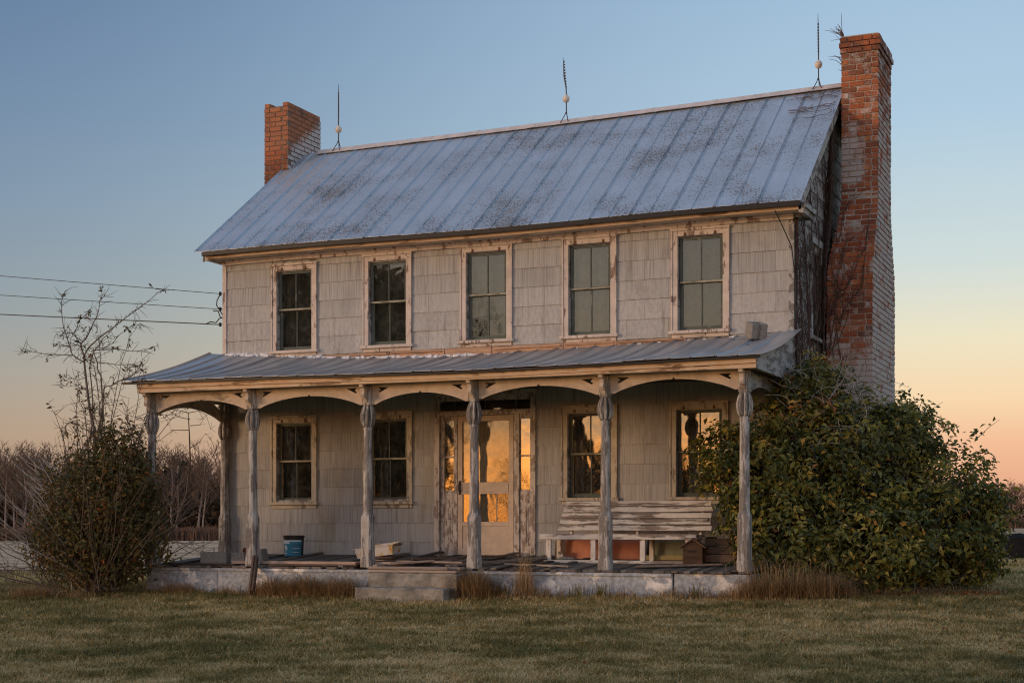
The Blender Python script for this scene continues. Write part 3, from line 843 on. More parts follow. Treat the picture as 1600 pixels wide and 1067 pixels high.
mb = MB(); strip(mb, -.02, W + .02, -.046, -.014, lambda x: ez(x) - .185, lambda x: ez(x) - .1085); strip(mb, -.02, W + .02, -.075, -.0465, lambda x: ez(x) - .140, lambda x: ez(x) - .1085); part('frieze', mb, 'trim', fix=True)
mb = MB(); strip(mb, -.16, 9.085, -.392, -.317, lambda x: ez(x) - .076, lambda x: ez(x) - .016); part('gutter', mb, 'gutter', fix=True)
mb = MB()      # cornice returns on both ends
mb.box(9.076, 9.12, -.30, .30, 4.99, 5.13); mb.box(9.12, 9.15, -.32, .32, 5.06, 5.13); mb.box(8.925, 9.0755, .0, .30, 5.0, 5.12)
part('cornice_return', mb, 'gable')
mb = MB(); mb.box(-.16, -.1005, -.30, .30, 4.99, 5.08); part('cornice_return', mb, 'trim')
for xx in (RX0 + .10, RX1 - .045):
    for sgn in (0, 1):
        mb = MB()
        y0, y1 = (-.30, 2.70) if sgn == 0 else (5.7, 2.70)
        za = roof_z(xx, -.30) - .035; zb_ = roof_z(xx, 2.7) - .035
        mb.add([(xx, y0, za - .17), (xx + .03, y0, za - .17), (xx + .03, y1, zb_ - .17), (xx, y1, zb_ - .17), (xx, y0, za), (xx + .03, y0, za), (xx + .03, y1, zb_), (xx, y1, zb_)],
               [(0, 3, 2, 1), (4, 5, 6, 7), (0, 1, 5, 4), (1, 2, 6, 5), (2, 3, 7, 6), (3, 0, 4, 7)])
        part('rake_board', mb, 'gable', fix=True)
# rafters deck under the sheets
mb = MB()
for s in (0, 1):
    ya = -.33 if s == 0 else 5.73
    vs = []; fs = []; ND = 12
    for i in range(ND + 1):
        x = RX0 + .12 + (RX1 - RX0 - .17) * i / ND
        for (y, dz) in ((ya, -.040), (2.70, -.040), (2.70, -.014), (ya, -.014)): vs.append((x, y, roof_z(x, -.33 if y != 2.70 else 2.70) + dz))
    for i in range(ND):
        for k in range(4): fs.append((i * 4 + k, i * 4 + 4 + k, i * 4 + 4 + (k + 1) % 4, i * 4 + (k + 1) % 4))
    fs += [(0, 1, 2, 3), tuple(ND * 4 + k for k in (3, 2, 1, 0))]
    mb.add(vs, fs)
roof = part('roof', mb, 'ceiling', fix=True)


def roof_sheet(name, x0, x1, zf, y0, y1, ny, mt, parent, seam, jit):
    """5V crimp sheet: double rib at the edge, single in the middle; follows zf(x,y)"""
    wd = x1 - x0; rb = .0085; rh = .019
    px = [0.0, rb, 2 * rb]; ph = [0.004, rh + .006, 0.004]
    if seam: px += [3 * rb, 4 * rb, 5 * rb]; ph += [0.004, rh, 0.0]
    mid = wd * .5
    px += [mid - rb, mid, mid + rb, wd + .004]; ph += [0.0, rh, 0.0, 0.001]
    n = len(px); vs = []; fs = []
    for j in range(ny + 1):
        y = y0 + (y1 - y0) * j / ny
        lift = jit * (1 - j / ny)
        for a, h in zip(px, ph): vs.append((x0 + a, y, zf(x0 + a, y) + h + lift))
    for j in range(ny):
        for i in range(n - 1): fs.append((j * n + i, j * n + i + 1, (j + 1) * n + i + 1, (j + 1) * n + i))
    N = len(vs)                     # underside and front lip
    vs += [(x, y, z - .004) for x, y, z in vs]
    fs += [tuple(q + N for q in reversed(f)) for f in fs]
    for i in range(n - 1): fs.append((i, i + N, i + 1 + N, i + 1))
    for j in range(ny): fs.append((j * n, (j + 1) * n, (j + 1) * n + N, j * n + N)); a = j * n + n - 1; fs.append((a, a + N, a + n + N, a + n))
    b = MB(); b.add(vs, fs)
    return b.build(name, M[mt], parent)


NS = 16; sw = (RX1 - RX0) / NS
for i in range(NS):
    x0 = RX0 + sw * i
    roof_sheet('roof_sheet', x0, x0 + sw, lambda x, y: roof_z(x, y), -.385 + rs.uniform(-.008, .008), 2.70, 6, 'roof', roof, True, rs.uniform(0, .006))
mb = MB()
for i in range(8):
    x0 = RX0 + (RX1 - RX0) * i / 8; x1 = RX0 + (RX1 - RX0) * (i + 1) / 8
    mb.add([(x0, 5.785, eave_z(x0)), (x1, 5.785, eave_z(x1)), (x1, 2.70, ridge_z(x1)), (x0, 2.70, ridge_z(x0)), (x0, 5.785, eave_z(x0) - .006), (x1, 5.785, eave_z(x1) - .006), (x1, 2.70, ridge_z(x1) - .006), (x0, 2.70, ridge_z(x0) - .006)],
           [(0, 1, 2, 3), (7, 6, 5, 4), (0, 4, 5, 1), (2, 6, 7, 3)])
mb.build('back_roof_sheet', M['roof'], roof, fix=True)
# ridge roll, laid in lapped lengths with a ragged lower edge
nr = 9; rl = (RX1 - RX0 - .42) / nr
for i in range(nr):
    x0 = RX0 + .42 + rl * i; x1 = x0 + rl + .03
    q = MB(); vs = []; K = 6
    for j in range(K + 1):
        x = x0 + (x1 - x0) * j / K; zr = ridge_z(x) + .028 + (.004 if j == K else 0)
        e = rs.uniform(-.012, .012)
        for (dy, dz) in ((-.115 + e, -.098 + .02), (-.06, -.032), (-.028, .004), (0, .016), (.028, .004), (.115, -.08)): vs.append((x, 2.70 + dy, zr + dz))
    fs = [(j * 6 + k, (j + 1) * 6 + k, (j + 1) * 6 + k + 1, j * 6 + k + 1) for j in range(K) for k in range(5)]
    N = len(vs); vs += [(x, y, z - .005) for x, y, z in vs]; fs += [tuple(a + N for a in reversed(f)) for f in fs]
    q.add(vs, fs); q.build('ridge_cap', M['ridge'], roof)

# --- lightning rods
for (x, dz, tip, kink) in ((.497, 0, 8.42, 0.0), (4.651, 0, 8.39, -.055), (8.686, 0, 8.56, -.008)):
    zr = ridge_z(x); q = MB()
    zt = tip
    q.tube([(x, 2.7, zr + .13), (x, 2.7, zr + .45), (x + kink * .1, 2.7, zr + .55), (x + kink * .75, 2.7, zt - .3), (x + kink, 2.7, zt)], [.009, .009, .010, .010, .003], 6)
    for k in range(10):
        z0 = zr + .55 + k * .045; f = (z0 - zr - .55) / (zt - zr - .55); q.lathe([(.010, z0), (.015, z0 + .012), (.010, z0 + .024)], (x + kink * (.1 + .8 * f), 2.7), 6)
    q.lathe([(.004, zr + .30), (.016, zr + .32), (.004, zr + .34)], (x, 2.7), 6)
    lrod = part('lightning_rod', q, 'rodmetal')
    for (dx, dy) in ((-.07, -.09), (.06, -.08), (.0, .12)):
        q = MB(); q.tube([(x + dx, 2.7 + dy, zr - abs(dy) * .62 + .03), (x + dx * .3, 2.7 + dy * .3, zr + .10), (x, 2.7, zr + .18)], .007, 5); q.build('brace', M['rodmetal'], lrod)
    bz = {0.497: 7.655, 4.651: 7.725, 8.686: 7.80}[x]
    q = MB(); q.lathe([(.012, bz - .062), (.035, bz - .052), (.055, bz - .022), (.058, bz), (.055, bz + .022), (.035, bz + .052), (.012, bz + .062)], (x + kink * .1, 2.7), 12); q.build('glass_ball', M['ball'], lrod, smooth=True)

# --- chimneys: mortar core, every visible brick its own object
bmB = MB(); ch = .06
ub = bmesh.new(); bmesh.ops.create_cube(ub, size=1.0)
bmesh.ops.bevel(ub, geom=ub.edges[:], offset=.045, segments=1, affect='EDGES')
brk_me = {}
for key in ('brick_r', 'brick_l'):
    me = bpy.data.meshes.new('brick'); ub.to_mesh(me); me.materials.append(M[key])
    a = me.attributes.new('tint', 'FLOAT', 'FACE'); brk_me[key] = me
ub.free()
CH = .0815
ubv = np.array([v.co for v in brk_me['brick_r'].vertices]); ubf = [tuple(p.vertices) for p in brk_me['brick_r'].polygons]


def chimney(rect, z0, z1, key, mort, single_front, single_side, cap, skip_top=()):
    """rect(z) -> x0,x1,y0,y1"""
    mb = MB(); zs = [z0]
    while zs[-1] < z1: zs.append(min(zs[-1] + CH * 4, z1))
    vs = []; fs = []
    for z in zs:
        x0, x1, y0, y1 = rect(z); i = .011
        vs += [(x0 + i, y0 + i, z - .02), (x1 - i, y0 + i, z - .02), (x1 - i, y1 - i, z - .02), (x0 + i, y1 - i, z - .02)]
    for j in range(len(zs) - 1):
        for k in range(4): fs.append((j * 4 + k, j * 4 + (k + 1) % 4, j * 4 + 4 + (k + 1) % 4, j * 4 + 4 + k))
    fs += [(3, 2, 1, 0), tuple(len(zs) * 4 - 4 + k for k in range(4))]
    mb.add(vs, fs)
    c = part('chimney', mb, mort)
    rest = []; rows = int((z1 - z0) / CH); nsing = 0
    for k in range(rows):
        z = z0 + (k + .5) * CH
        x0, x1, y0, y1 = rect(z)
        if k >= rows - cap: o = .018 + .012 * ((k - rows + cap) % 2); x0 -= o; x1 += o; y0 -= o; y1 += o
        L = .212; dp = .10; jt = .012

        def put(cx, cy, sx, sy, single):
            nonlocal nsing
            cx += rs.uniform(-.0025, .0025); cy += rs.uniform(-.003, .003)
            if sx <= .02 or sy <= .02: return
            h = CH - .013
            if single:
                nsing += 1
                link('brick', brk_me[key], None, c, (cx, cy, z + rs.uniform(-.002, .002)), (rs.uniform(-.012, .012), rs.uniform(-.01, .01), rs.uniform(-.012, .012)), (sx, sy, h))
            else: rest.append((cx, cy, z, sx, sy, h))

        def run(a, b, phase, fn):
            """courses of stretchers from a to b"""
            p = a - phase
            while p < b - .001:
                s, e = max(p, a), min(p + L, b)
                if e - s > .03: fn((s + e) / 2, e - s)
                p += L + jt
        even = k % 2 == 0
        sf = single_front(z); sside = single_side(z)
        if even:
            run(x0, x1, 0 if rs.random() < .8 else .1, lambda m_, l_: put(m_, y0 + dp / 2, l_, dp, sf))
            run(y0 + dp + jt, y1, 0, lambda m_, l_: put(x1 - dp / 2, m_, dp, l_, sside))
        else:
            run(x0, x1 - dp - jt, .11, lambda m_, l_: put(m_, y0 + dp / 2, l_, dp, sf))
            run(y0, y1, 0, lambda m_, l_: put(x1 - dp / 2, m_, dp, l_, sside or sf and m_ < y0 + .15))
        # unseen faces
        run(y0 + dp + jt, y1 - dp - jt, .05, lambda m_, l_: put(x0 + dp / 2, m_, dp, l_, False))
        run(x0 + dp + jt, x1 - dp - jt, .05, lambda m_, l_: put(m_, y1 - dp / 2, l_, dp, False))
    if rest:
        A = np.array(rest); n_ = len(A)
        rv = ubv[None] * A[:, None, 3:6] + A[:, None, 0:3] + rng.uniform(-.003, .003, (n_, 1, 3))
        nv = len(ubv); allf = []
        t = []
        tr = rng.random(n_)
        for i in range(n_):
            for f in ubf: allf.append(tuple(q + i * nv for q in f)); t.append(tr[i])
        me = bpy.data.meshes.new('brickwork'); me.from_pydata(rv.reshape(-1, 3).tolist(), [], allf)
        a = me.attributes.new('tint', 'FLOAT', 'FACE'); a.data.foreach_set('value', np.array(t, dtype=np.float32))
        link('brickwork', me, M[key], c, kind='stuff')
    print('chimney bricks single', nsing, 'joined', len(rest))
    return c


def rect_r(z):
    t = float(ss(4.35, 5.75, z)); h = .98 - .43 * t
    return (9.00 + .13 * t, 9.655 + .01 * t, 2.70 - h, 2.70 + h)


chimney(rect_r, 0.0, 8.02, 'brick_r', 'mortar', lambda z: z > 2.9, lambda z: False, 3)
cl = chimney(lambda z: (-.632, -.166, 2.15, 3.25), 0.0, 8.02, 'brick_l', 'mortar_l', lambda z: z > 6.62, lambda z: z > 6.95, 0)
for (x, y, sx, sy) in ((-.575, 2.20, .10, .10), (-.565, 2.33, .10, .20), (-.22, 2.255, .10, .21), (-.22, 2.48, .10, .21), (-.22, 2.705, .10, .21), (-.22, 2.93, .10, .21), (-.22, 3.14, .10, .18)):
    link('brick', brk_me['brick_l'], None, cl, (x, y, 8.027), (0, 0, rs.uniform(-.03, .03)), (sx, sy, CH - .013))

# ------------------------------------------------------------------ porch
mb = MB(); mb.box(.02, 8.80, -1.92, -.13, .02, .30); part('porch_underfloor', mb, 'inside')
# floor boards
fb = MB(); fb.box(-.5, .5, 0, 1, -.024, 0); fme = fb.mesh('floor_board'); fme.materials.append(M['deck'])
pf = MB()
for yy in (-1.85, -1.25, -.65, -.06): pf.box(.02, 8.80, yy - .03, yy + .03, .301, deck_z(yy) - .026)
pfl = part('porch_floor', pf, 'darkplank')
x = .02
while x < 8.80:
    wd = .083; y0 = -2.0 + rs.uniform(-.035, .02); lift = 0; tilt = 0
    if 3.25 < x < 5.55 and rs.random() < .62: y0 = -2.0 + rs.uniform(.15, .95); lift = rs.uniform(-.02, .02); tilt = rs.uniform(-.03, .02)
    elif rs.random() < .16: lift = rs.uniform(0, .02); tilt = rs.uniform(-.008, .004)
    L = -.03 - y0
    link('floor_board', fme, None, pfl, (x + wd / 2, y0, deck_z(y0) + lift + tilt * -L), (math.atan(.066) - tilt, rs.uniform(-.03, .03), rs.uniform(-.006, .006)), (wd - .006, L, 1))
    x += wd + .001
# foundation face with a thin lip
mb = MB(); seg = [(0, 1.2), (1.2, 2.5), (2.5, 3.66), (5.16, 7.85), (7.865, 8.82)]
for a, b in seg: mb.box(a + .001, b - .001, -1.99 + (.012 if a > 7 else 0), -1.93, -.25, .315)
mb.box(3.661, 5.159, -1.98, -1.93, -.25, .30)
mb.box(.0, 7.84, -2.005, -1.9905, .275, .318)
mb.box(8.76, 8.82, -1.9295, -.05, -.2, .315); mb.box(0.0, .06, -1.9295, -.05, -.2, .315)
part('porch_foundation', mb, 'found', bevel=.006)

PY = -1.90
POSTX = [.03, 1.724, 3.544, 5.119, 6.94, 8.735]


def post(x, y, half=False):
    zb = deck_z(y) - .005; q = MB()
    T = .072
    prof = [(T * 1.18, zb), (T * 1.18, zb + .12), (T * 1.08, zb + .16), (T * 1.08, 1.02), (T * .92, 1.09), (T * .86, 1.5), (T * .80, 2.18), (T * .86, 2.22), (T * .58, 2.27), (T * .55, 2.38), (T * .62, 2.50), (T * .95, 2.54), (T * .95, 2.80)]
    sq = [True, True, True, True, False, False, False, False, False, False, False, True, True]
    q.lathe(prof, (x, y), 16, sq, rot0=PI / 16)
    po = part('porch_post' if not half else 'porch_pilaster', q, 'post')
    for k in range(8):
        an = k * PI / 4 + PI / 8
        pts = []
        for t in np.linspace(0, 1, 9):
            z = 2.235 + .30 * t; r_ = .040 + .045 * math.sin(PI * (0.06 + .9 * t) ** .9)
            pts.append((x + math.cos(an) * r_, y + math.sin(an) * r_, z))
        g = MB(); g.tube(pts, [.013, .017, .019, .020, .020, .020, .019, .017, .013], 6); g.build('capital_rib', M['post'], po, smooth=True)
    if not half:   # scroll bracket towards the yard
        g = MB(); g.prism([[(-.073, 2.80), (-.21, 2.80), (-.205, 2.765), (-.165, 2.745), (-.15, 2.70), (-.168, 2.655), (-.14, 2.615), (-.105, 2.625), (-.088, 2.585), (-.073, 2.56)]], lambda a, b: (x - .028, y + a, b), (.056, 0, 0))
        g.build('bracket', M['spandrel'], po, fix=True, bevel=.004)
    return po


for x in POSTX: post(x, PY)
post(.06, -.09, True)


def spandrel(p0, p1, crown, feet, ztop, to3, d, notch=True):
    L = p1 - p0; pts = [(p0, ztop), (p0, feet)]
    N = 22
    for i in range(N + 1):
        t = i / N; u = 2 * t - 1
        z = feet + (crown - feet) * (1 - abs(u) ** 2.0) ** .9 + .008 * math.sin(t * 9) * 0
        a = p0 + .05 + (L - .10) * t
        if notch and i == N // 2:
            pts += [(a - .022, z), (a, z + .026), (a + .022, z)]
        else: pts.append((a, z))
    pts += [(p1, feet), (p1, ztop)]
    hl = []
    zc = ztop - .062
    for sx, s in ((p0 + .10, 1), (p1 - .10, -1)):
        h = [(sx - s * .01, zc + .024), (sx + s * .155, zc + .020), (sx + s * .008, zc - .052), (sx - s * .006, zc - .034), (sx + s * .028, zc - .010)]
        hl.append(h if s > 0 else h[::-1])
    g = MB(); g.prism([pts[::-1]] + hl, to3, d)
    return g


cr = [2.69, 2.695, 2.69, 2.715, 2.735]; ft = [2.54, 2.545, 2.545, 2.57, 2.575]
for i in range(5):
    g = spandrel(POSTX[i] + .07, POSTX[i + 1] - .07, cr[i] - .01, ft[i] - .005, 2.81, lambda a, b: (a, PY - .012, b), (0, .026, 0))
    part('spandrel', g, 'spandrel', fix=True)
for x in (POSTX[0], POSTX[-1]):
    g = spandrel(-1.83, -.10, 2.66, 2.50, 2.81, lambda a, b: (x - .012, a, b), (.026, 0, 0)); part('spandrel', g, 'gable' if x > 1 else 'spandrel', fix=True)
pe = lambda x: interp(x, PE)
mb = MB()
strip(mb, -.05, 8.93, -2.120, -2.085, lambda x: 2.800 + .003 * math.sin(x), lambda x: pe(x) - .028)
strip(mb, -.055, 8.935, -2.150, -2.1205, lambda x: pe(x) - .092, lambda x: pe(x) - .026)
strip(mb, -.05, 8.93, -2.132, -2.1205, lambda x: 2.802, lambda x: 2.838)
part('porch_fascia', mb, 'fascia', fix=True)
mb = MB(); strip(mb, -.27, 9.0, -2.205, -2.151, lambda x: pe(x) - .036, lambda x: pe(x) - .008); part('dark_edge_strip', mb, 'gutter', fix=True)  # near-black strip added for the dark band under the porch roof edge
mb = MB(); strip(mb, -.045, 8.925, -2.0845, -1.86, lambda x: 2.812, lambda x: 2.835); part('porch_beam', mb, 'spandrel', fix=True)
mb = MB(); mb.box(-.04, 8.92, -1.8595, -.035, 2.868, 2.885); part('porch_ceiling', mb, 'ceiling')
for xe, nm in ((8.88, 1), (-.05, 0)):
    q = MB(); top = [(y, proof_z(xe, y) - .025) for y in (-2.10, -1.6, -1.1, -.6, -.03)]
    q.prism([[(-2.10, 2.80), (-.03, 2.80)] + top[::-1]], lambda a, b: (xe, a, b), (.03, 0, 0)); q.box(xe + .031 if nm else xe - .03, xe + .055 if nm else xe - .001, -2.10, -.03, 2.80, 2.95)
    part('porch_end_panel', q, 'gable', fix=True)
mb = MB()
vs = []
for xx in (-.20, 8.98):
    for y in (-2.18, -1.1, -.005): vs += [(xx, y, proof_z(xx, y) - .022), (xx, y, proof_z(xx, y) - .010)]
mb = MB(); NX = 8
vs = []; fs = []
for i in range(NX + 1):
    xx = -.20 + 9.16 * i / NX
    for j in range(5):
        y = -2.18 + 2.17 * j / 4; vs += [(xx, y, proof_z(xx, y) - .024), (xx, y, proof_z(xx, y) - .010)]
for i in range(NX):
    for j in range(4):
        a = (i * 5 + j) * 2; b = a + 10
        fs += [(a, a + 2, b + 2, b), (a + 1, b + 1, b + 3, a + 3)]
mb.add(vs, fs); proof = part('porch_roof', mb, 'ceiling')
NP = 16; pw = 9.30 / NP
for i in range(NP):
    x0 = -.28 + pw * i
    roof_sheet('porch_roof_sheet', x0, x0 + pw, proof_z, -2.225 + rs.uniform(-.012, .012), -.004, 8, 'proof', proof, True, rs.uniform(0, .012))
# caulk and bare boards where the porch roof meets the wall
q = MB(); x = .02
while x < 8.2:
    L = rs.uniform(.03, .09); zj = proof_z(x, -.03)
    dens = 1 if x < 4.3 else .16
    if rs.random() < dens:
        h = rs.uniform(.02, .055) if x < 4.3 else rs.uniform(.008, .02); dy = rs.uniform(.03, .10)
        q.add([(x, -.012, zj - .01), (x + L, -.012, zj - .01), (x + L, -dy - .01, zj - dy * .25), (x, -dy, zj - dy * .25), (x + .01, -.012, zj + h), (x + L - .01, -.012, zj + h * rs.uniform(.6, 1)), (x + L - .01, -dy * .6, zj + h * .5), (x + .01, -dy * .6, zj + h * .6)],
              [(0, 3, 2, 1), (4, 5, 6, 7), (0, 1, 5, 4), (1, 2, 6, 5), (2, 3, 7, 6), (3, 0, 4, 7)])
    x += L * .8
part('roof_caulk', q, 'tar', fix=True, kind='stuff')
x = 1.75
for L in (.65, .5, .9, .75, 1.1, .8, 1.0):
    q = MB(); q.box(x, x + L - .012, -.022, -.0145, 3.36, 3.478 + rs.uniform(-.008, .006)); part('bare_board', q, 'expboard'); 
    if rs.random() < .7:
        q = MB(); q.bar((x + .02, -.034, 3.455 + rs.uniform(-.015, .01)), (x + L - .05, -.034, 3.455 + rs.uniform(-.02, .01)), .022, .02); part('bare_board', q, 'expboard')
    x += L
    if x > 8.3: break
# service bracket and insulators on the left corner
q = MB(); q.tube([(-.028, .02, 3.85), (-.03, .02, 4.55)], .012, 6); sb = part('service_mast', q, 'wire')
for z in (4.52, 4.28, 4.04):
    q = MB(); q.tube([(-.03, .02, z), (-.09, .02, z)], .007, 5); q.lathe([(.016, z - .03), (.024, z - .02), (.018, z), (.024, z + .02), (.012, z + .03)], (-.095, .02), 8); q.build('insulator', M['wire'], sb)
for pts in ([(-.10, .02, 4.50), (-.14, 0, 4.42), (-.15, 0, 4.34), (-.09, 0, 4.26), (-.03, .0, 4.17)], [(-.22, .02, 4.26), (-.12, 0, 4.25), (-.08, 0, 4.15), (-.04, 0, 4.13)], [(-.36, .02, 4.06), (-.26, 0, 4.09), (-.16, 0, 4.07), (-.10, 0, 4.13), (-.03, 0, 4.15)]):
    q = MB(); q.tube(pts, .009, 5); q.build('loop_wire', M['wire'], sb)
# thin cable down the right corner from the eave
q = MB(); q.tube([(8.74, -.33, 5.04), (8.78, -.20, 4.92), (8.90, -.06, 4.6), (8.95, -.03, 4.1), (8.945, -.03, 3.6)], .008, 5); part('lightning_cable', q, 'wire')

# power lines
for lab, z0, z1 in (('topmost of the three thin wires running left from the house corner', 4.52, 5.071), ('middle of the three thin wires running left from the house corner', 4.28, 4.751), ('lowest and thickest of the three wires running left from the house corner', 4.04, 4.431)):
    q = MB(); pts = []
    for i in range(41):
        x = -.10 - 44 * (i / 40) ** 1.6; t = (x + .1) / -4.317
        pts.append((x, .02, z0 + (z1 - z0) * t + .0028 * (t * t - t)))
    q.tube(pts, .0055 if z0 > 4.1 else .0085, 5)
    q.build('power_line', M['wire'], label=lab, category='power line', group='power lines to the house')
# ------------------------------------------------------------------ things on and around the porch
def dz(y): return deck_z(y)


# slatted bench
by = -1.0; zb = dz(by)
bench = thing('bench', 'long slatted porch bench with flaking white paint below the right windows', 'bench', (6.79, by, zb))
def bpart(name, mb, mt, **kw):
    o = mb.build(name, M[mt], bench, **kw); o.location = (-6.79, -by, -zb); return o
q = MB(); q.box(5.68, 7.87, by - .012, by + .012, .725, .798); bpart('seat_rail', q, 'bench', bevel=.004)
for k in range(4):
    q = MB(); y = by + .016 + k * .105; q.box(5.70, 7.86, y, y + .095, .775 - k * .004, .797 - k * .004); bpart('seat_slat', q, 'bench', bevel=.003)
for k in range(5):
    q = MB(); t = k / 4; y = -.56 + .17 * t; z = .838 + .083 * k + .004; tilt = Matrix.Translation((0, y, z)) @ Matrix.Rotation(-.42, 4, 'X')
    q.box(5.77 + .012 * k, 7.93 - .004 * k + rs.uniform(-.02, .02), -.011, .011, 0, .074, tilt); bpart('back_slat', q, 'bench', bevel=.003)
for x in (5.80, 6.44, 7.13, 7.75):
    q = MB(); q.box(x - .036, x + .036, by + .013, by + .05, zb, .7245); bpart('leg', q, 'benchv', bevel=.004)
    q = MB(); q.box(x - .03, x + .03, by + .40, by + .445, zb + .02, .76); bpart('leg', q, 'benchv', bevel=.004)
for x in (5.95, 6.90, 7.78):
    q = MB(); q.bar((x, -.515, .72), (x, -.345, 1.22), .05, .03, up=(1, 0, 0)); bpart('back_post', q, 'benchv')
q = MB(); q.box(5.74, 7.75, by - .02, by + .012, zb - .004, zb + .036); bpart('foot_rail', q, 'bench', bevel=.003)

def board(name, label, cat, a, b, z0, z1, y, lean, mt, top=None, th=.012):
    q = MB(); Mx = Matrix.Translation((a, y, z0)) @ Matrix.Rotation(-lean, 4, 'X')
    if top is None: q.box(0, b - a, 0, th, 0, z1 - z0, Mx)
    else: q.prism([[(p - a, r_ - z0) for p, r_ in top]], lambda u, v: tuple(Mx @ Vector((u, 0, v))), Mx.to_3x3() @ Vector((0, th, 0)))
    return q.build(name, M[mt], fix=True, label=label, category=cat)
board('painted_board', 'salmon pink painted board standing under the left part of the white bench', 'board', 5.86, 6.46, .455, .745, -.50, .10, 'orange')
board('painted_board', 'salmon pink board with chipped upper edge under the middle of the white bench', 'board', 6.48, 7.00, .455, .735, -.47, .12, 'orange', [(6.48, .455), (7.00, .455), (6.99, .70), (6.83, .715), (6.75, .74), (6.62, .735), (6.48, .745)])
board('painted_board', 'grey green round shouldered panel standing under the right end of the bench', 'board', 7.12, 7.58, .49, .75, -.49, .10, 'greenboard', [(7.12, .49), (7.60, .49), (7.585, .60), (7.55, .70), (7.50, .75), (7.16, .75), (7.12, .72)])
board('yellow_board', 'low dull yellow board strip in front of the green panel under the bench', 'board', 6.98, 7.60, .45, .512, -.53, .05, 'olive')
board('dark_panel', 'dark slanting board between the salmon and green panels under the bench', 'board', 7.0, 7.14, .45, .74, -.40, .12, 'darkplank')
board('dark_panel', 'dark brown board leaning in shadow under the left end of the bench', 'board', 5.62, 5.87, .45, .75, -.30, .2, 'darkplank')
q = MB(); q.box(-.035, .035, -.03, .03, 0, .12); q.build('wood_offcut', M['bench'], loc=(5.84, -.62, dz(-.62)), rot=(0, 0, .2), label='small pale wood block standing under the left end of the bench', category='wood block')
q = MB(); q.lathe([(.001, 0), (.13, 0), (.15, .015), (.11, .04), (.05, .055), (.001, .058)], n=14); o = q.build('stone', M['concrete'], loc=(6.02, -.90, dz(-.9) + .03), label='flat grey stone lying on the foot rail of the white bench', category='stone'); o.scale = (1, .6, .8)

# bird-house shaped wooden box and a crate
bx = thing('birdhouse', 'brown gabled wooden birdhouse box with entry slot at the right end of the bench', 'birdhouse', (7.84, -1.02, dz(-1.02)), rot=(0, 0, .12))
q = MB(); q.prism([[(-.125, 0), (.125, 0), (.125, .225), (.0, .31), (-.125, .225)]], lambda a, b: (a, -.10, b), (0, .22, 0)); q.build('box_body', M['brownwood'], bx, fix=True)
q = MB(); q.bar((-.165, -.005, .212), (.006, -.005, .328), .26, .016, up=(0, 0, 1)); q.bar((.165, -.005, .212), (-.006, -.005, .332), .26, .016, up=(0, 0, 1)); q.build('box_roof', M['brownwood'], bx)
q = MB(); q.prism([[(-.06, .165), (-.05, .150), (.04, .150), (.055, .165), (.04, .178), (-.05, .178)]], lambda a, b: (a, -.104, b), (0, .0035, 0)); q.build('entry_slot', M['black'], bx, fix=True)
cr_ = thing('crate', 'dark brown wooden crate half hidden in leaves beside the birdhouse', 'crate', (8.22, -.72, dz(-.72)), rot=(0, 0, -.1))
for k in range(3):
    q = MB(); q.box(-.24, .24, -.2, -.185, .005 + k * .105, .10 + k * .105); q.build('slat', M['darkplank'], cr_)
    q = MB(); q.box(-.24, .24, .185, .20, .005 + k * .105, .10 + k * .105); q.build('slat', M['darkplank'], cr_)
q = MB(); q.box(-.255, -.2405, -.2, .2, 0, .33); q.box(.2405, .255, -.2, .2, 0, .33); q.box(-.24, .24, -.184, .184, .005, .02); q.build('crate_end', M['darkplank'], cr_)

# bucket with blue label
bk = thing('bucket', 'black plastic bucket with blue paper label standing on the left porch floor', 'bucket', (1.64, -.66, dz(-.66) + .004), rot=(0, 0, .0))
q = MB(); q.lathe([(.130, 0), (.136, .01), (.150, .29), (.158, .292), (.160, .325), (.150, .327), (.147, .31), (.124, .02), (.001, .02)], n=28); q.build('bucket_body', M['black'], bk, smooth=False)
def curved(name, a0, a1, z0, z1, off, mt):
    q = MB(); vs = []; fs = []; N = 10
    for i in range(N + 1):
        an = a0 + (a1 - a0) * i / N
        for z in (z0, z1):
            r_ = .136 + (.150 - .136) * (z - .01) / .28 + off
            vs.append((math.cos(an) * r_, math.sin(an) * r_, z))
    for i in range(N): fs.append((2 * i, 2 * i + 2, 2 * i + 3, 2 * i + 1))
    n_ = len(vs); vs += [(x * .99, y * .99, z) for x, y, z in vs]; fs += [tuple(reversed([a + n_ for a in f])) for f in fs]
    q.add(vs, fs); return q.build(name, M[mt], bk)
vc = math.atan2(-19.6, 11.8)      # towards the yard
curved('label', vc - 1.35, vc + .85, .025, .262, .0015, 'bluelabel')
curved('label_header', vc - 1.35, vc + .80, .235, .256, .0024, 'labelwhite')
curved('label_header', vc - 1.35, vc - .45, .205, .235, .0022, 'labelwhite')
curved('label_panel', vc - .15, vc + .72, .035, .20, .0022, 'bluedark')
for k in range(5): curved('label_line', vc - .10, vc + .64 - .06 * (k % 3), .050 + k * .028, .056 + k * .028, .0032, 'labelwhite' if k % 2 else 'bluelabel')
curved('label_line', vc - 1.2, vc - .75, .060, .072, .0026, 'labelwhite')
for k in range(5):
    z0 = .095 + k * .018; hw = [.10, .19, .24, .20, .10][k]; curved('label_mark', vc - .93 - hw, vc - .93 + hw, z0, z0 + .0175, .0026, 'labelwhite')
curved('label_mark', vc - 1.0, vc - .86, .112, .136, .0036, 'bluedark')

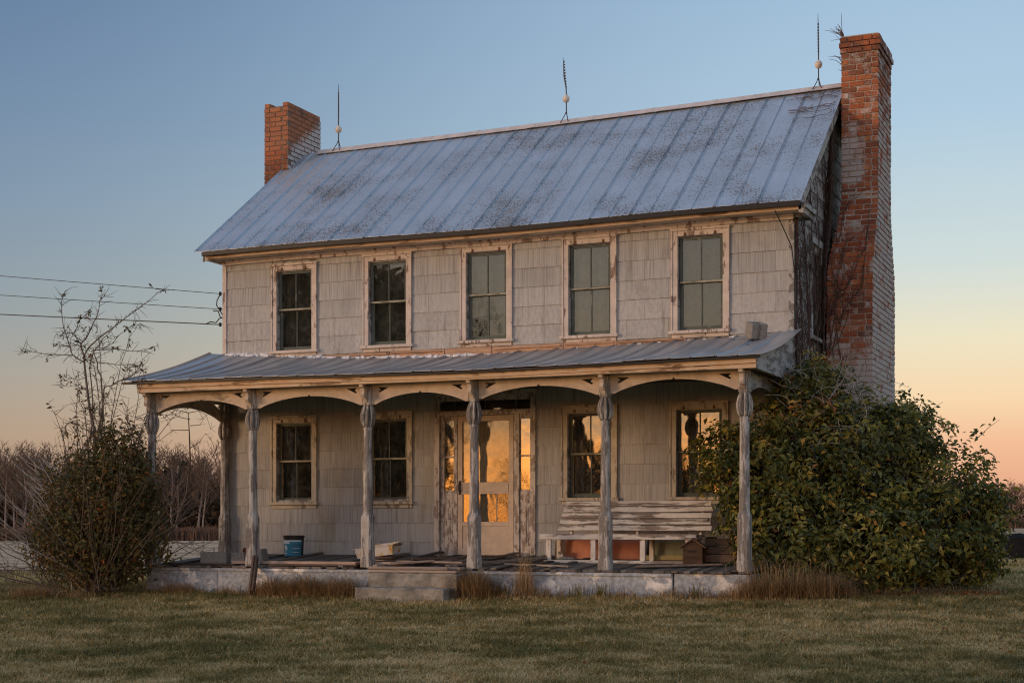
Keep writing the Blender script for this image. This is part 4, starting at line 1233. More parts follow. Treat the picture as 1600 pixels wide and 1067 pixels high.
# tipped enamel pan
pan = thing('enamel_pan', 'tipped rectangular white enamel pan with orange rust behind the second post', 'pan', (3.13, -.80, dz(-.80) + .06), rot=(R(8), R(-7), .05))
q = MB()
outer = [(-.30, -.15), (.30, -.15), (.30, .15), (-.30, .15)]
def ring(s, z): return [(x * s, y * s, z) for x, y in outer]
vs = ring(.92, 0) + ring(1.0, .13) + ring(1.05, .133) + ring(1.05, .145) + ring(.97, .145) + ring(.89, .012)
fs = [(3, 2, 1, 0)]
for k in range(5):
    for i in range(4): fs.append((k * 4 + i, k * 4 + (i + 1) % 4, k * 4 + 4 + (i + 1) % 4, k * 4 + 4 + i))
fs.append((20, 21, 22, 23)); q.add(vs, fs); q.build('pan_body', M['enamel'], pan, bevel=.008)
q = MB(); q.tube([(.30, -.06, .125), (.36, -.05, .115), (.36, .05, .115), (.30, .06, .125)], .009, 6); q.tube([(-.30, -.06, .125), (-.36, -.05, .115), (-.36, .05, .115), (-.30, .06, .125)], .009, 6); q.build('handle', M['rust'], pan)
q = MB(); q.lathe([(.001, 0), (.17, 0), (.20, .03), (.18, .055), (.001, .06)], n=12); o = q.build('shadow_heap', M['darkplank'], loc=(3.15, -.86, dz(-.86)), label='low dark heap standing in for the shadow under the tipped enamel pan', category='shadow heap'); o.scale = (1.5, .6, .9)  # dark heap put in for the shadow below the pan

# cinder blocks
def cinder(label, loc, rot, L=.40, Wd=.19, H=.19, cores=True, group=None):
    t = None; q = MB()
    out = [(-L / 2, -Wd / 2), (L / 2, -Wd / 2), (L / 2, Wd / 2), (-L / 2, Wd / 2)]
    hs = []
    if cores:
        for cx in (-L / 4 + .01, L / 4 - .01): hs.append([(cx - L * .15, -Wd * .28), (cx - L * .15, Wd * .28), (cx + L * .15, Wd * .28), (cx + L * .15, -Wd * .28)])
    q.prism([out] + hs, lambda a, b: (a, b, 0), (0, 0, H))
    o = q.build('cinder_block', M['block'], loc=loc, rot=rot, fix=True, bevel=.006, label=label, category='cinder block')
    if group: o['group'] = group
    return o
rx = 8.50; ry = -.42; rz = proof_z(rx, ry)
rb = thing('cinder_block', 'square grey concrete block lying on the right end of the porch roof', 'cinder block', (rx, ry, rz + .020), rot=(R(16), 0, R(38)))
q = MB(); q.prism([[(-.11, -.11), (-.018, -.11), (-.012, -.085), (.012, -.085), (.018, -.11), (.11, -.11), (.11, .11), (-.11, .11)], [(-.07, -.055), (-.07, .065), (.07, .065), (.07, -.055)]], lambda a, b: (a, b, 0), (0, 0, .20)); q.build('block_body', M['block'], rb, fix=True, bevel=.007)
cinder('long grey concrete block lying beside the leftmost posts at the left porch edge', (.98, -1.68, dz(-1.68) + .004), (0, 0, .03), .43, .19, .165, False)
cinder('short brownish concrete block between the long block and second post', (1.34, -1.60, dz(-1.60) + .004), (0, 0, -.05), .24, .19, .15, True)
cinder('grey concrete block tipped up on end just right of the second post', (1.61, -1.45, dz(-1.45) + .02), (0, R(-10), .1), .09, .19, .17, False)
q = MB(); q.lathe([(.001, 0), (.055, .0), (.062, .02), (.06, .05), (.035, .068), (.001, .07)], n=12); q.build('red_cap', M['red'], loc=(1.42, -1.58, dz(-1.58) + .155), label='small dark red plastic lid on the short brownish block', category='lid')

# planks
q = MB(); q.bar((1.30, -1.72, .395), (4.05, -1.80, .40), .14, .04); q.build('plank', M['pinkplank'], label='long pale plank lying along the porch edge behind the second and third posts', category='plank')
q = MB(); q.bar((1.985, -2.36, -.09), (1.845, -2.02, .47), .13, .028, up=(1, 0, 0.1)); q.bar((1.99, -2.345, .02), (1.855, -2.03, .50), .02, .05, up=(1, 0, .1)); q.build('plank', M['darkplank'], label='short dark plank leaning against the porch edge beside the second post', category='plank')
pk = [((3.35, -1.9, .40), (4.35, -1.35, .47), .12, 'grey plank slanting over the porch edge left of the steps'), ((3.5, -1.6, .43), (4.9, -1.75, .42), .10, 'long thin board across broken floor above the steps'),
      ((3.9, -1.95, .40), (4.45, -1.7, .44), .13, 'short split board lying on the porch edge over the steps'), ((4.1, -1.7, .46), (5.3, -.9, .50), .15, 'wide grey board bridging the hole in front of the door'),
      ((4.75, -1.95, .385), (5.75, -1.0, .475), .14, 'lifted floor board between the centre post and the door'), ((3.7, -2.0, .375), (3.95, -1.5, .41), .09, 'small dark board end sticking out above the left of the steps'),
      ((2.05, -1.95, .372), (3.4, -1.92, .372), .11, 'thin dark board along the porch edge between second and third posts'), ((5.4, -1.5, .40), (6.4, -1.75, .385), .08, 'narrow lath lying on the floor right of the centre post'),
      ((7.3, -1.75, .39), (8.3, -1.35, .42), .13, 'dark board lying loose on the floor in front of the birdhouse'), ((.25, -1.9, .37), (1.5, -1.94, .365), .12, 'flat dark board on the porch edge under the long block')]
for i, (p, q_, wd, lab) in enumerate(pk):
    g = MB(); g.bar(p, q_, wd, .024, up=(rs.uniform(-.15, .15), rs.uniform(-.12, .12), 1)); g.build('loose_plank', M['plank' if i % 3 else 'darkplank'], bevel=.003, label=lab, category='plank')

ctex = bpy.data.textures.new('chips', 'CLOUDS'); ctex.noise_scale = .09; ctex.noise_depth = 4
def rough(o, lv=5, st_=.030):
    m = o.modifiers.new('grid', 'SUBSURF'); m.subdivision_type = 'SIMPLE'; m.levels = m.render_levels = lv
    m = o.modifiers.new('chip', 'DISPLACE'); m.texture = ctex; m.strength = st_; m.mid_level = .55; m.texture_coords = 'GLOBAL'


# steps
st = thing('steps', 'two low concrete front steps with grey wooden top tread', 'steps', (4.4, -2.3, 0))
def spart(nm, x0, x1, y0, y1, z0, z1, mt):
    q = MB(); q.box(x0 - 4.4, x1 - 4.4, y0 + 2.3, y1 + 2.3, z0, z1); o = q.build(nm, M[mt], st, bevel=.014)
    if mt == 'concrete': rough(o)
spart('lower_step', 3.73, 5.02, -2.62, -2.30, -.25, .105, 'concrete'); spart('upper_step', 3.76, 5.055, -2.2995, -1.995, -.2, .285, 'concrete')
spart('tread_board', 3.74, 5.03, -2.27, -2.13, .287, .325, 'plank'); spart('tread_board', 3.78, 5.04, -2.15, -2.0, .327, .368, 'plank'); spart('tread_board', 3.72, 4.9, -2.25, -2.20, .327, .372, 'plank')

# dark tarp-covered pile at the far right
tp = MB(); vs = []; fs = []
NA, NB = 28, 9
for j in range(NB + 1):
    t = j / NB
    for i in range(NA):
        an = 2 * PI * i / NA; sq_ = 1 / max(abs(math.cos(an)), abs(math.sin(an))) ** .6
        r_ = (1.0 - .10 * t - .75 * max(0, t - .8) * 5 * .95) * sq_ * (1 + .05 * math.sin(an * 7 + t) * (1 - t))
        vs.append((.95 * r_ * math.cos(an), .55 * r_ * math.sin(an), .62 * min(1, t / .82) * (1 + .05 * math.sin(an * 2 + 1)) + .05 * max(0, t - .82) / .18))
for j in range(NB):
    for i in range(NA): fs.append((j * NA + i, j * NA + (i + 1) % NA, (j + 1) * NA + (i + 1) % NA, (j + 1) * NA + i))
fs.append(tuple(NB * NA + i for i in range(NA))); tp.add(vs, fs)
tx, ty = 9.85, 25.85
tp.build('covered_pile', M['tarp'], loc=(tx, ty, float(gz(tx, ty)) - .02), smooth=False, fix=True, label='low black covered pile on the lawn edge beyond the big green bush', category='covered pile')

# ------------------------------------------------------------------ vegetation
def vnoise(x, y, s, seed=0):
    """smooth value noise"""
    r_ = np.random.default_rng(seed).random((64, 64))
    u = np.asarray(x) / s; v = np.asarray(y) / s
    i = np.floor(u).astype(int); j = np.floor(v).astype(int); fu = u - i; fv = v - j
    fu = fu * fu * (3 - 2 * fu); fv = fv * fv * (3 - 2 * fv)
    g = lambda a, b: r_[a % 64, b % 64]
    return (g(i, j) * (1 - fu) + g(i + 1, j) * fu) * (1 - fv) + (g(i, j + 1) * (1 - fu) + g(i + 1, j + 1) * fu) * fv


def leaves(name, P, Nrm, size, tint, mt, parent=None, aspect=.42, fold=.16, **props):
    """P points, Nrm face normals; folded 4-triangle leaves"""
    n_ = len(P); Nrm = Nrm / np.linalg.norm(Nrm, axis=1, keepdims=True)
    a = rng.normal(size=(n_, 3)); T = np.cross(Nrm, a); T /= np.linalg.norm(T, axis=1, keepdims=True)
    T = T + np.array([0, 0, -.35]); T -= (T * Nrm).sum(1, keepdims=True) * Nrm; T /= np.linalg.norm(T, axis=1, keepdims=True)
    B = np.cross(Nrm, T)
    L = (size * rng.uniform(.5, 1.4, n_))[:, None]; Wd = L * aspect
    b = P; m_ = P + T * L * .5 - Nrm * L * .03; t = P + T * L - Nrm * L * .14
    l = P + T * L * .48 + B * Wd * .5 + Nrm * L * fold; r_ = P + T * L * .48 - B * Wd * .5 + Nrm * L * fold
    V = np.stack([b, r_, t, l, m_], 1).reshape(-1, 3)
    base = (np.arange(n_) * 5)[:, None]
    F = np.stack([base + np.array([0, 1, 4]), base + np.array([1, 2, 4]), base + np.array([2, 3, 4]), base + np.array([3, 0, 4])], 1).reshape(-1, 3)
    return link(name, fast_mesh(name, V, F, np.repeat(tint, 4)), M[mt], parent, **props)


def tubes(name, lines, mt, parent=None, n=5, **props):
    q = MB()
    for pts, rad in lines: q.tube(pts, rad, n, cap=False)
    return q.build(name, M[mt] if isinstance(mt, str) else mt, parent, **props)


def clusters(ells, rg):
    """ells: (cx,cy,cz, rx,ry,rz, count) -> cluster centres and outward directions"""
    C = []; O = []
    for (cx, cy, cz, rx, ry, rz_, k) in ells:
        d = rg.normal(size=(k, 3)); d /= np.linalg.norm(d, axis=1, keepdims=True)
        rr = rg.uniform(.35, 1, k) ** .45
        lump = 1 + .17 * np.sin(d[:, 0] * 6 + cx) * np.cos(d[:, 2] * 7 + cz) + .12 * np.sin(d[:, 1] * 11 + d[:, 0] * 5 + 2)
        C.append(np.array([cx, cy, cz]) + d * (rr * lump)[:, None] * np.array([rx, ry, rz_])); O.append(d)
    return np.concatenate(C), np.concatenate(O)


rg = np.random.default_rng(11)
# --- big evergreen bush at the right corner of the porch
bushR = thing('evergreen_bush', 'huge dark glossy evergreen bush swallowing the right end of the porch', 'bush', (9.9, -.1, 0))
ells = [(9.75, .15, 1.30, 1.15, 1.25, 1.32, 760), (10.55, .35, 1.0, 1.02, 1.1, 1.05, 540), (9.25, -.5, 1.35, .85, .85, 1.35, 500), (9.15, -.35, 2.45, .55, .5, .62, 300), (8.72, -1.0, 1.45, .62, .50, .85, 300),
        (8.28, -.95, 1.80, .46, .28, .42, 110), (9.0, -1.15, .75, .60, .55, .70, 320), (10.0, -.9, .65, .9, .55, .62, 360), (10.95, .6, .75, .62, .8, .72, 300), (10.15, .4, 2.1, .55, .6, .50, 220), (11.1, .7, 1.15, .40, .5, .40, 110)]
C, O = clusters(ells, rg)
keep = (C[:, 2] > .10) & ~((C[:, 1] > -.08) & (C[:, 0] < 8.95)) & ~((C[:, 0] < 8.70) & (C[:, 1] < -1.68))
keep &= ~((C[:, 0] > 8.95) & (C[:, 0] < 9.75) & (C[:, 1] > 1.6))
keep &= ~((C[:, 0] < 8.9) & (C[:, 2] > 2.75)) & ~((C[:, 0] < 8.8) & (C[:, 1] < -1.4) & (C[:, 2] < .5))
C = C[keep]; O = O[keep]
K = 15
Pp = np.repeat(C, K, 0) + rg.normal(size=(len(C) * K, 3)) * np.array([.066, .066, .055])
Nn = np.repeat(O, K, 0) * .7 + np.array([-.1, -.25, .55]) + rg.normal(size=(len(C) * K, 3)) * .55
ct = rg.beta(1.5, 2.2, len(C)); ct = np.where((C[:, 0] < 9.5) & (C[:, 2] > 2.0) & (rg.random(len(C)) < .16), 1.1, ct)
tn = np.clip(np.repeat(ct, K) * .72 + rg.beta(1.6, 3, len(C) * K) * .42, 0, 1)
tn = np.where(rg.random(len(tn)) < .018, rg.uniform(.9, 1, len(tn)), tn)
keep2 = ~((Pp[:, 0] < 8.82) & (Pp[:, 1] < -1.74)) & ~((Pp[:, 1] > -.05) & (Pp[:, 0] < 8.95)) & (Pp[:, 2] > .04)
Pp, Nn, tn = Pp[keep2], Nn[keep2], tn[keep2]
of = np.array([9.9, -.1, 0])
leaves('foliage', Pp - of, Nn, .088, tn, 'leaf', bushR, aspect=.48, kind='stuff')
lines = []
for i in rg.choice(len(C), 420, replace=False):
    c_ = C[i]; b = np.array([9.9 + (c_[0] - 9.9) * .25 + rg.normal() * .12, -.1 + (c_[1] + .1) * .25, .0])
    if c_[0] < 8.7: b = np.array([9.15, -.9, .4])
    mid = (b + c_) / 2 + rg.normal(size=3) * .10 + np.array([0, 0, .12]); e = c_ + O[i] * rg.uniform(.0, .12)
    lines.append(([b - of, mid - of, e - of], [.016, .010, .004]))
shoots = []
for k in range(190):       # thin bare shoots poking out of the top and right side
    i = rg.integers(len(C)); 
    if C[i][2] < 1.1 or C[i][0] < 8.9 and C[i][1] > -1.2: continue
    s_ = C[i]; d = O[i] + np.array([rg.normal() * .5, rg.normal() * .4, .5]); d /= np.linalg.norm(d); L = rg.uniform(.15, .5)
    lines.append(([s_ - of, s_ + d * L * .5 + rg.normal(size=3) * .03 - of, s_ + d * L + np.array([.05, 0, -.06]) - of], [.005, .004, .002]))
    if rg.random() < .6:
        for q_ in range(rg.integers(3, 9)): shoots.append(s_ + d * L * rg.uniform(.1, 1) + rg.normal(size=3) * .02 - of)
tubes('branches', lines, 'bark', bushR, n=4)
shoots = np.array(shoots); leaves('foliage', shoots, rg.normal(size=shoots.shape) + np.array([0, -.2, .5]), .08, rg.beta(2, 2.5, len(shoots)), 'leaf', bushR, aspect=.48, kind='stuff')
lines = []
for k in range(330):      # tangle of dead stems at the upper left
    s_ = np.array([rg.uniform(8.9, 9.9), rg.uniform(-.9, .6), rg.uniform(1.9, 2.85)]); d = np.array([rg.normal(), rg.normal() * .6 - .3, rg.normal() * .6 + .25]); d /= np.linalg.norm(d); L = rg.uniform(.2, .6)
    pts = [s_]; 
    for j in range(4): d = d + rg.normal(size=3) * .28; d /= np.linalg.norm(d); pts.append(pts[-1] + d * L / 4)
    lines.append(([p - of for p in pts], [.0045, .004, .0035, .003, .002]))
tubes('dead_stems', lines, 'paletwig', bushR, n=3)

# --- shrub at the left corner
bushL = thing('autumn_shrub', 'tall rounded shrub of dark and rusty leaves before the left porch corner', 'bush', (-.62, -2.55, 0))
ofl = np.array([-.62, -2.55, -.05]); bushL.location.x += .16
ells = [(-.66, -2.55, .95, .86, .8, .95, 560), (-.35, -2.55, 1.30, .66, .6, .80, 330), (-.95, -2.6, .6, .62, .6, .55, 240), (-.25, -2.5, 1.9, .36, .36, .36, 70), (-.20, -2.4, .75, .70, .5, .75, 240)]
C, O = clusters(ells, rg); k_ = (C[:, 2] > .08) & ~((C[:, 1] > -2.05) & (C[:, 0] > -.1)); C = C[k_]; O = O[k_]
K = 11
Pp = np.repeat(C, K, 0) + rg.normal(size=(len(C) * K, 3)) * .075
Nn = np.repeat(O, K, 0) * .6 + np.array([0, -.2, .5]) + rg.normal(size=(len(C) * K, 3)) * .6
tn = np.clip(np.repeat(rg.beta(2.0, 2.2, len(C)), K) * .6 + rg.beta(1.6, 3, len(C) * K) * .5, 0, .92); tn = np.where(rg.random(len(tn)) < .02, rg.uniform(.93, 1, len(tn)), tn)
leaves('foliage', Pp - ofl, Nn, .075, tn, 'leaf_old', bushL, aspect=.45, kind='stuff')
lines = []; dead = []
for k in range(300):
    an = rg.uniform(-1.15, .95); dep = rg.normal() * .35; L = rg.uniform(.9, 2.45)
    d = np.array([math.sin(an), dep, math.cos(an) * 1.0]); d /= np.linalg.norm(d)
    pts = [np.array([-.6 + rg.normal() * .10, -2.5 + rg.normal() * .1, -.05])]
    for j in range(5): d = d + rg.normal(size=3) * .10 + np.array([0, 0, .03]); d /= np.linalg.norm(d); pts.append(pts[-1] + d * L / 5)
    (dead if an < -.3 and rg.random() < .6 else lines).append(([p - ofl for p in pts], [.014, .012, .009, .006, .004, .002]))
tubes('branches', lines, 'bark', bushL, n=4); tubes('dead_stems', dead, 'paletwig', bushL, n=4)
lines = []
for k in range(38):   # pale forked twigs on the left flank
    s_ = np.array([rg.uniform(-1.4, -.6), rg.uniform(-3.2, -2.6), rg.uniform(.6, 1.7)]); d = np.array([-.7 + rg.normal() * .25, -.2, .8 + rg.normal() * .2]); d /= np.linalg.norm(d); L = rg.uniform(.25, .65)
    lines.append(([s_ - ofl, s_ + d * L * .5 + rg.normal(size=3) * .02 - ofl, s_ + d * L - ofl], [.005, .0035, .002]))
tubes('dead_stems', lines, 'paletwig', bushL, n=4)

# --- bare sapling rising out of the left shrub (limbs traced in metres on its own plane, bent in depth)
def px(p, y):      # a picture point carried to depth plane y
    r_ = FWD + RIGHT * (p[0] - 800) / 2400 + np.array([0, 0, 1]) * (822 - p[1]) / 2400
    t = (y - CAM[1]) / r_[1]; return CAM + t * r_
sap = thing('sapling', 'thin bare sapling rising high above the left shrub with few curled leaves', 'tree', (-.55, -2.4, 0))
osp = np.array([-.55, -2.4, 0])
limbs = [([(165, 915), (160, 800), (150, 700), (142, 650), (134, 588), (131, 556), (126, 535)], .026, .012, 0), ([(131, 556), (147, 535), (170, 517), (197, 496), (236, 467), (260, 452)], .012, .003, -.25),
         ([(126, 538), (142, 514), (152, 493), (156, 470), (166, 457)], .011, .003, .2), ([(131, 566), (113, 554), (105, 528), (97, 496), (96, 472), (102, 454)], .011, .003, .3),
         ([(126, 538), (115, 522), (123, 501), (144, 486)], .008, .003, -.3), ([(113, 555), (76, 554), (47, 549), (31, 549)], .007, .002, -.2), ([(147, 547), (184, 545), (220, 549), (249, 539)], .007, .002, .35),
         ([(172, 915), (165, 780), (158, 690), (158, 588), (152, 566), (146, 545)], .018, .006, .25), ([(150, 700), (163, 604), (184, 596), (205, 588), (223, 575), (222, 560)], .012, .003, .15),
         ([(140, 690), (145, 630), (140, 575), (147, 548), (160, 530), (186, 500)], .012, .004, -.2), ([(128, 540), (110, 541), (95, 541), (84, 537)], .006, .002, .2), ([(129, 533), (112, 520), (88, 521)], .005, .002, -.1),
         ([(152, 566), (185, 570), (210, 569), (224, 578)], .006, .002, .2), ([(134, 590), (112, 591), (88, 591)], .005, .0015, -.2), ([(137, 610), (118, 602), (95, 602)], .005, .0015, .2), ([(160, 545), (176, 536), (200, 513), (222, 506)], .006, .002, .1)]
for k in range(26):      # whippy shoots round the sapling's foot
    x0 = rg.uniform(95, 235); h0 = rg.uniform(60, 170) * (1.15 - abs(x0 - 165) / 110); l0 = rg.normal() * 16
    limbs.append(([(x0, 735), (x0 + l0 * .3, 735 - h0 * .5), (x0 + l0 * .9, 735 - h0), (x0 + l0 * 1.4, 735 - h0 * 1.25)], .008, .002, rg.normal() * .3))
lines = []; tips = []
for pts, r0, r1, dp in limbs:
    N = len(pts); P3 = []
    for i, p in enumerate(pts): P3.append(px(p, -2.4 + dp * i / max(1, N - 1)))
    fine = [P3[0]]
    for a, b in zip(P3[:-1], P3[1:]):
        for t in (.5, 1): fine.append(a * (1 - t) + b * t + (rg.normal(size=3) * .012 if t < 1 else 0))
    rad = list(np.linspace(r0, r1, len(fine)))
    lines.append(([p - osp for p in fine], rad)); tips.append((fine[-1], fine[-1] - fine[-2]))
    for k in range(int(len(fine) * 3.4)):
        i = rg.integers(1, len(fine)); f = rg.random(); s_ = fine[i - 1] * (1 - f) + fine[i] * f
        if s_[2] < 1.6: continue
        d = (fine[i] - fine[i - 1]); d /= np.linalg.norm(d); d = d * .5 + rg.normal(size=3) * np.array([.9, .6, .7]); d /= np.linalg.norm(d); L = rg.uniform(.05, .26)
        lines.append(([s_ - osp, s_ + d * L * .55 + rg.normal(size=3) * .012 - osp, s_ + d * L - osp], [.0038, .003, .0015]))
        if rg.random() < .07: tips.append((s_ + d * L, d))
tubes('branches', lines, 'bark', sap, n=5)
Pp = []; Nn = []
for p, d in tips:
    for k in range(rg.integers(2, 6)): Pp.append(p - d / (np.linalg.norm(d) + 1e-6) * rg.uniform(0, .12) + rg.normal(size=3) * .015 - osp); Nn.append(rg.normal(size=3))
leaves('foliage', np.array(Pp), np.array(Nn), .065, rg.uniform(.1, .8, len(Pp)), 'leaf_old', sap, kind='stuff')

# bare arching shoots far left of the shrub and a bare shrub behind the porch corner
def bare_bush(name, label, base, stems, spread, h, lean, mt, nsub, seed):
    g_ = np.random.default_rng(seed); t = thing(name, label, 'shrub', tuple(base)); L_ = []
    for k in range(stems):
        an = g_.uniform(-spread, spread) + lean; d = np.array([math.sin(an), g_.normal() * .3, math.cos(an)]); L = h * g_.uniform(.6, 1.1); pts = [np.array([g_.normal() * .05, g_.normal() * .05, -.05])]
        for j in range(7):
            d = d + g_.normal(size=3) * .27 + np.array([math.sin(an) * .05, 0, -.03]); d /= np.linalg.norm(d); pts.append(pts[-1] + d * L / 7)
        L_.append((pts, list(np.linspace(.010, .002, 8))))
        for s in range(nsub):
            i = g_.integers(3, 8); s_ = pts[i - 1]; e = d * .4 + g_.normal(size=3) * np.array([.8, .6, .7]); e /= np.linalg.norm(e); l = g_.uniform(.15, .55) * h * .4
            m_ = s_ + e * l * .5 + g_.normal(size=3) * .03; f_ = s_ + e * l + np.array([0, 0, .03])
            L_.append(([s_, m_, f_], [.005, .004, .002]))
            for w_ in range(2):
                e2 = e * .5 + g_.normal(size=3) * .6; e2 /= np.linalg.norm(e2); L_.append(([m_, m_ + e2 * l * .4], [.003, .0015]))
    tubes('branches', L_, mt, t, n=4); return t
bare_bush('bare_shrub', 'bare arching shrub with thin leaning stems left of the rusty shrub', (-1.0, -2.75, -.02), 13, .45, 2.35, -.62, 'bark', 8, 23)
bs = bare_bush('bare_shrub', 'bare twiggy shrub seen through the left porch opening beside the house corner', (-.85, -.7, 0), 9, .42, 1.9, .25, 'bark', 9, 22)
lines = []
main = [px(p, -.7) for p in ((243, 885), (258, 850), (276, 815), (292, 770), (297, 720), (296, 680), (294, 645))]
ob = np.array([-.85, -.7, 0])
lines.append(([p - ob for p in main], [.03, .026, .022, .016, .012, .010, .006]))
for (i, pts) in ((6, [(294, 645), (310, 642), (322, 648), (329, 670)]), (6, [(294, 645), (275, 640), (258, 652), (246, 655)]), (5, [(297, 655), (280, 652), (262, 640), (250, 632)]), (5, [(296, 672), (270, 672), (250, 688), (240, 686)]), (5, [(297, 665), (312, 664), (318, 655)]), (4, [(297, 700), (312, 690), (320, 678)]),
                 (3, [(292, 770), (315, 745), (330, 720)]), (2, [(276, 815), (310, 800), (335, 805)]), (3, [(296, 740), (270, 715), (252, 712)]), (1, [(262, 845), (300, 850), (345, 842)]), (1, [(265, 840), (310, 862), (335, 858)])):
    P3 = [px(p, -.7 + rg.normal() * .12 * j) for j, p in enumerate(pts)]; lines.append(([p - ob for p in P3], list(np.linspace(.007, .002, len(P3)))))
    for k in range(6):
        j = rg.integers(1, len(P3)); s_ = P3[j]; d = rg.normal(size=3); d /= np.linalg.norm(d); lines.append(([s_ - ob, s_ + d * rg.uniform(.08, .22) - ob], [.003, .0015]))
tubes('trunk', lines, 'bark', bs, n=5)

# --- bare vines over the right gable and chimney
vine = thing('bare_vine', 'leafless dark vine clinging to the right gable wall and chimney', 'vine', (8.95, 1.2, 0)); ov = np.array([8.95, 1.2, 0])
lines = []
def crawl(fn, u, v, du, dv, steps, step, r0, wob, depth=0):
    pts = []
    for i in range(steps):
        pts.append(np.array(fn(u, v)) + rg.normal(size=3) * .006)
        a = rg.normal() * wob; du, dv = du * math.cos(a) - dv * math.sin(a), du * math.sin(a) + dv * math.cos(a); dv += .05; s = math.hypot(du, dv); du /= s; dv /= s
        u += du * step; v += dv * step
        if depth < 2 and rg.random() < .16: crawl(fn, u, v, du + rg.normal() * .9, dv, int(steps * .5), step, r0 * .6, wob * 1.3, depth + 1)
    if len(pts) > 1: lines.append(([p - ov for p in pts], list(np.linspace(r0, r0 * .35, len(pts)))))
gable_fn = lambda u, v: (W + .04 + .02 * math.sin(u * 13 + v * 3), np.clip(u, .02, 2.4), min(v, 5.05 + .72 * np.clip(u, 0, 2.6) - .05))
for k in range(40): crawl(gable_fn, rg.uniform(.1, 1.7), rg.uniform(2.3, 3.0), rg.normal() * .25, 1, rg.integers(14, 30), .13, .012 if k < 12 else .007, .25)
def chim_fn(u, v):
    x0, x1, y0, y1 = rect_r(min(max(v, .1), 7.9)); return (x0 + np.clip(u, -.05, .8) * (x1 - x0), y0 - .02, v)
for k in range(11): crawl(chim_fn, rg.uniform(-.05, .35), rg.uniform(2.4, 3.8), rg.normal() * .4, 1, rg.integers(8, 22), .12, .008, .3)
for k in range(10): crawl(lambda u, v: (W + .04 + u * .05, min(rect_r(min(v, 7.8))[2] - .03 - .1 * abs(u), 2.6), min(v, 6.0 + .3 * u)), rg.uniform(-.2, 1.0), 2.3, .0, 1, 34, .13, .014, .12)
tubes('stems', lines, 'vine', vine, n=4)
lines = []
for k in range(38):   # creepers reaching over the roof and off the chimney top
    u0 = rg.uniform(7.9, 9.0); y = rg.uniform(1.7, 2.6); x = 9.05; pts = []; d = -1.0
    if k < 10:
        for i in range(9): pts.append(np.array((x - i * rg.uniform(.05, .10), y + rg.normal() * .05, 0.)))
        lines.append(([np.array((p[0], p[1], roof_z(p[0], p[1]) + .03)) - ov for p in pts], [.004] * 9))
    else:
        s_ = np.array((9.12, 2.2 + rg.uniform(0, .4), rg.uniform(7.4, 8.1) if k > 26 else 8.05)); d = np.array((-.8, -.2, .5)) + rg.normal(size=3) * .4; d /= np.linalg.norm(d); L = rg.uniform(.1, .32)
        lines.append(([s_ - ov, s_ + d * L * .5 + np.array((0, 0, .03)) - ov, s_ + d * L - ov], [.005, .004, .002]))
tubes('stems', lines, 'vine', vine, n=4)

# --- lawn blades, one sheet of grass
def blades(name, X, Y, h, wd, tint, mt, lean=.6, curl=.35, z0=None, parent=None, **props):
    n_ = len(X); an = rng.uniform(0, 2 * PI, n_); ln = rng.uniform(.15, 1, n_) * lean * h
    z = gz(X, Y) if z0 is None else z0
    b = np.stack([X, Y, z - .01], 1); sdv = np.stack([np.cos(an + PI / 2), np.sin(an + PI / 2), np.zeros(n_)], 1) * (wd / 2)[:, None]
    dr = np.stack([np.cos(an), np.sin(an), np.zeros(n_)], 1)
    m_ = b + dr * (ln * .35)[:, None] + np.array([0, 0, 1]) * (h * .62)[:, None]
    t = b + dr * (ln * (1 + curl))[:, None] + np.array([0, 0, 1]) * (h * (1 - .25 * rng.random(n_)))[:, None]
    V = np.stack([b - sdv, b + sdv, m_ + sdv * .7, m_ - sdv * .7, t], 1).reshape(-1, 3)
    i = (np.arange(n_) * 5)[:, None]
    F = np.stack([i + np.array([0, 1, 2]), i + np.array([0, 2, 3]), i + np.array([3, 2, 4])], 1).reshape(-1, 3)
    return link(name, fast_mesh(name, V, F, np.repeat(tint, 3)), M[mt], parent, **props)


def frustum_pts(n_, z0, z1, l0=-.40, l1=.40, power=1.0):
    d = z0 + (z1 - z0) * rng.random(n_) ** power; l = rng.uniform(l0, l1, n_) * d
    p = CAM + FWD * d[:, None] + RIGHT * l[:, None]; return p[:, 0], p[:, 1]


def patch(X, Y):
    return .45 * vnoise(X + 31, Y * 1.6 + 17, 2.3, 1) + .3 * vnoise(X + 5, Y * 1.5 + 9, .75, 2) + .25 * vnoise(X, Y, 6.5, 3)
XX, YY = [], []
for (n_, a, b) in ((105000, 8.3, 13), (85000, 13, 18), (60000, 18, 25), (40000, 25, 40)):
    x, y = frustum_pts(int(n_ * 1.5), a, b, -.62, .62); XX.append(x); YY.append(y)
X = np.concatenate(XX); Y = np.concatenate(YY)
u = (X - LA[0]) * LD[0] + (Y - LA[1]) * LD[1]; v = (X - LA[0]) * LN[0] + (Y - LA[1]) * LN[1]
ok = (v < .2) & ~((X > -.02) & (X < 8.85) & (Y > -2.0) & (Y < 5.5)) & ~((X > 3.7) & (X < 5.06) & (Y > -2.63) & (Y < -2))
X, Y = X[ok], Y[ok]; pn = patch(X, Y)
tint = np.clip((pn - .5) * 1.5 + (vnoise(X + 3, Y + 8, .16, 21) - .5) * .75 + (vnoise(X + 1, Y * 1.3, .42, 22) - .5) * .55 + .47 + rng.normal(size=len(X)) * .27, 0, 1)
dist = np.hypot(X - CAM[0], Y - CAM[1])
blades('lawn_grass', X, Y, (.022 + .018 * rng.random(len(X))) * (.55 + .95 * vnoise(X, Y, .33, 6)) * (1.15 - .4 * tint) * (1 + .02 * dist), .0035 + .00035 * dist, tint, 'grass', 2.4, kind='stuff')

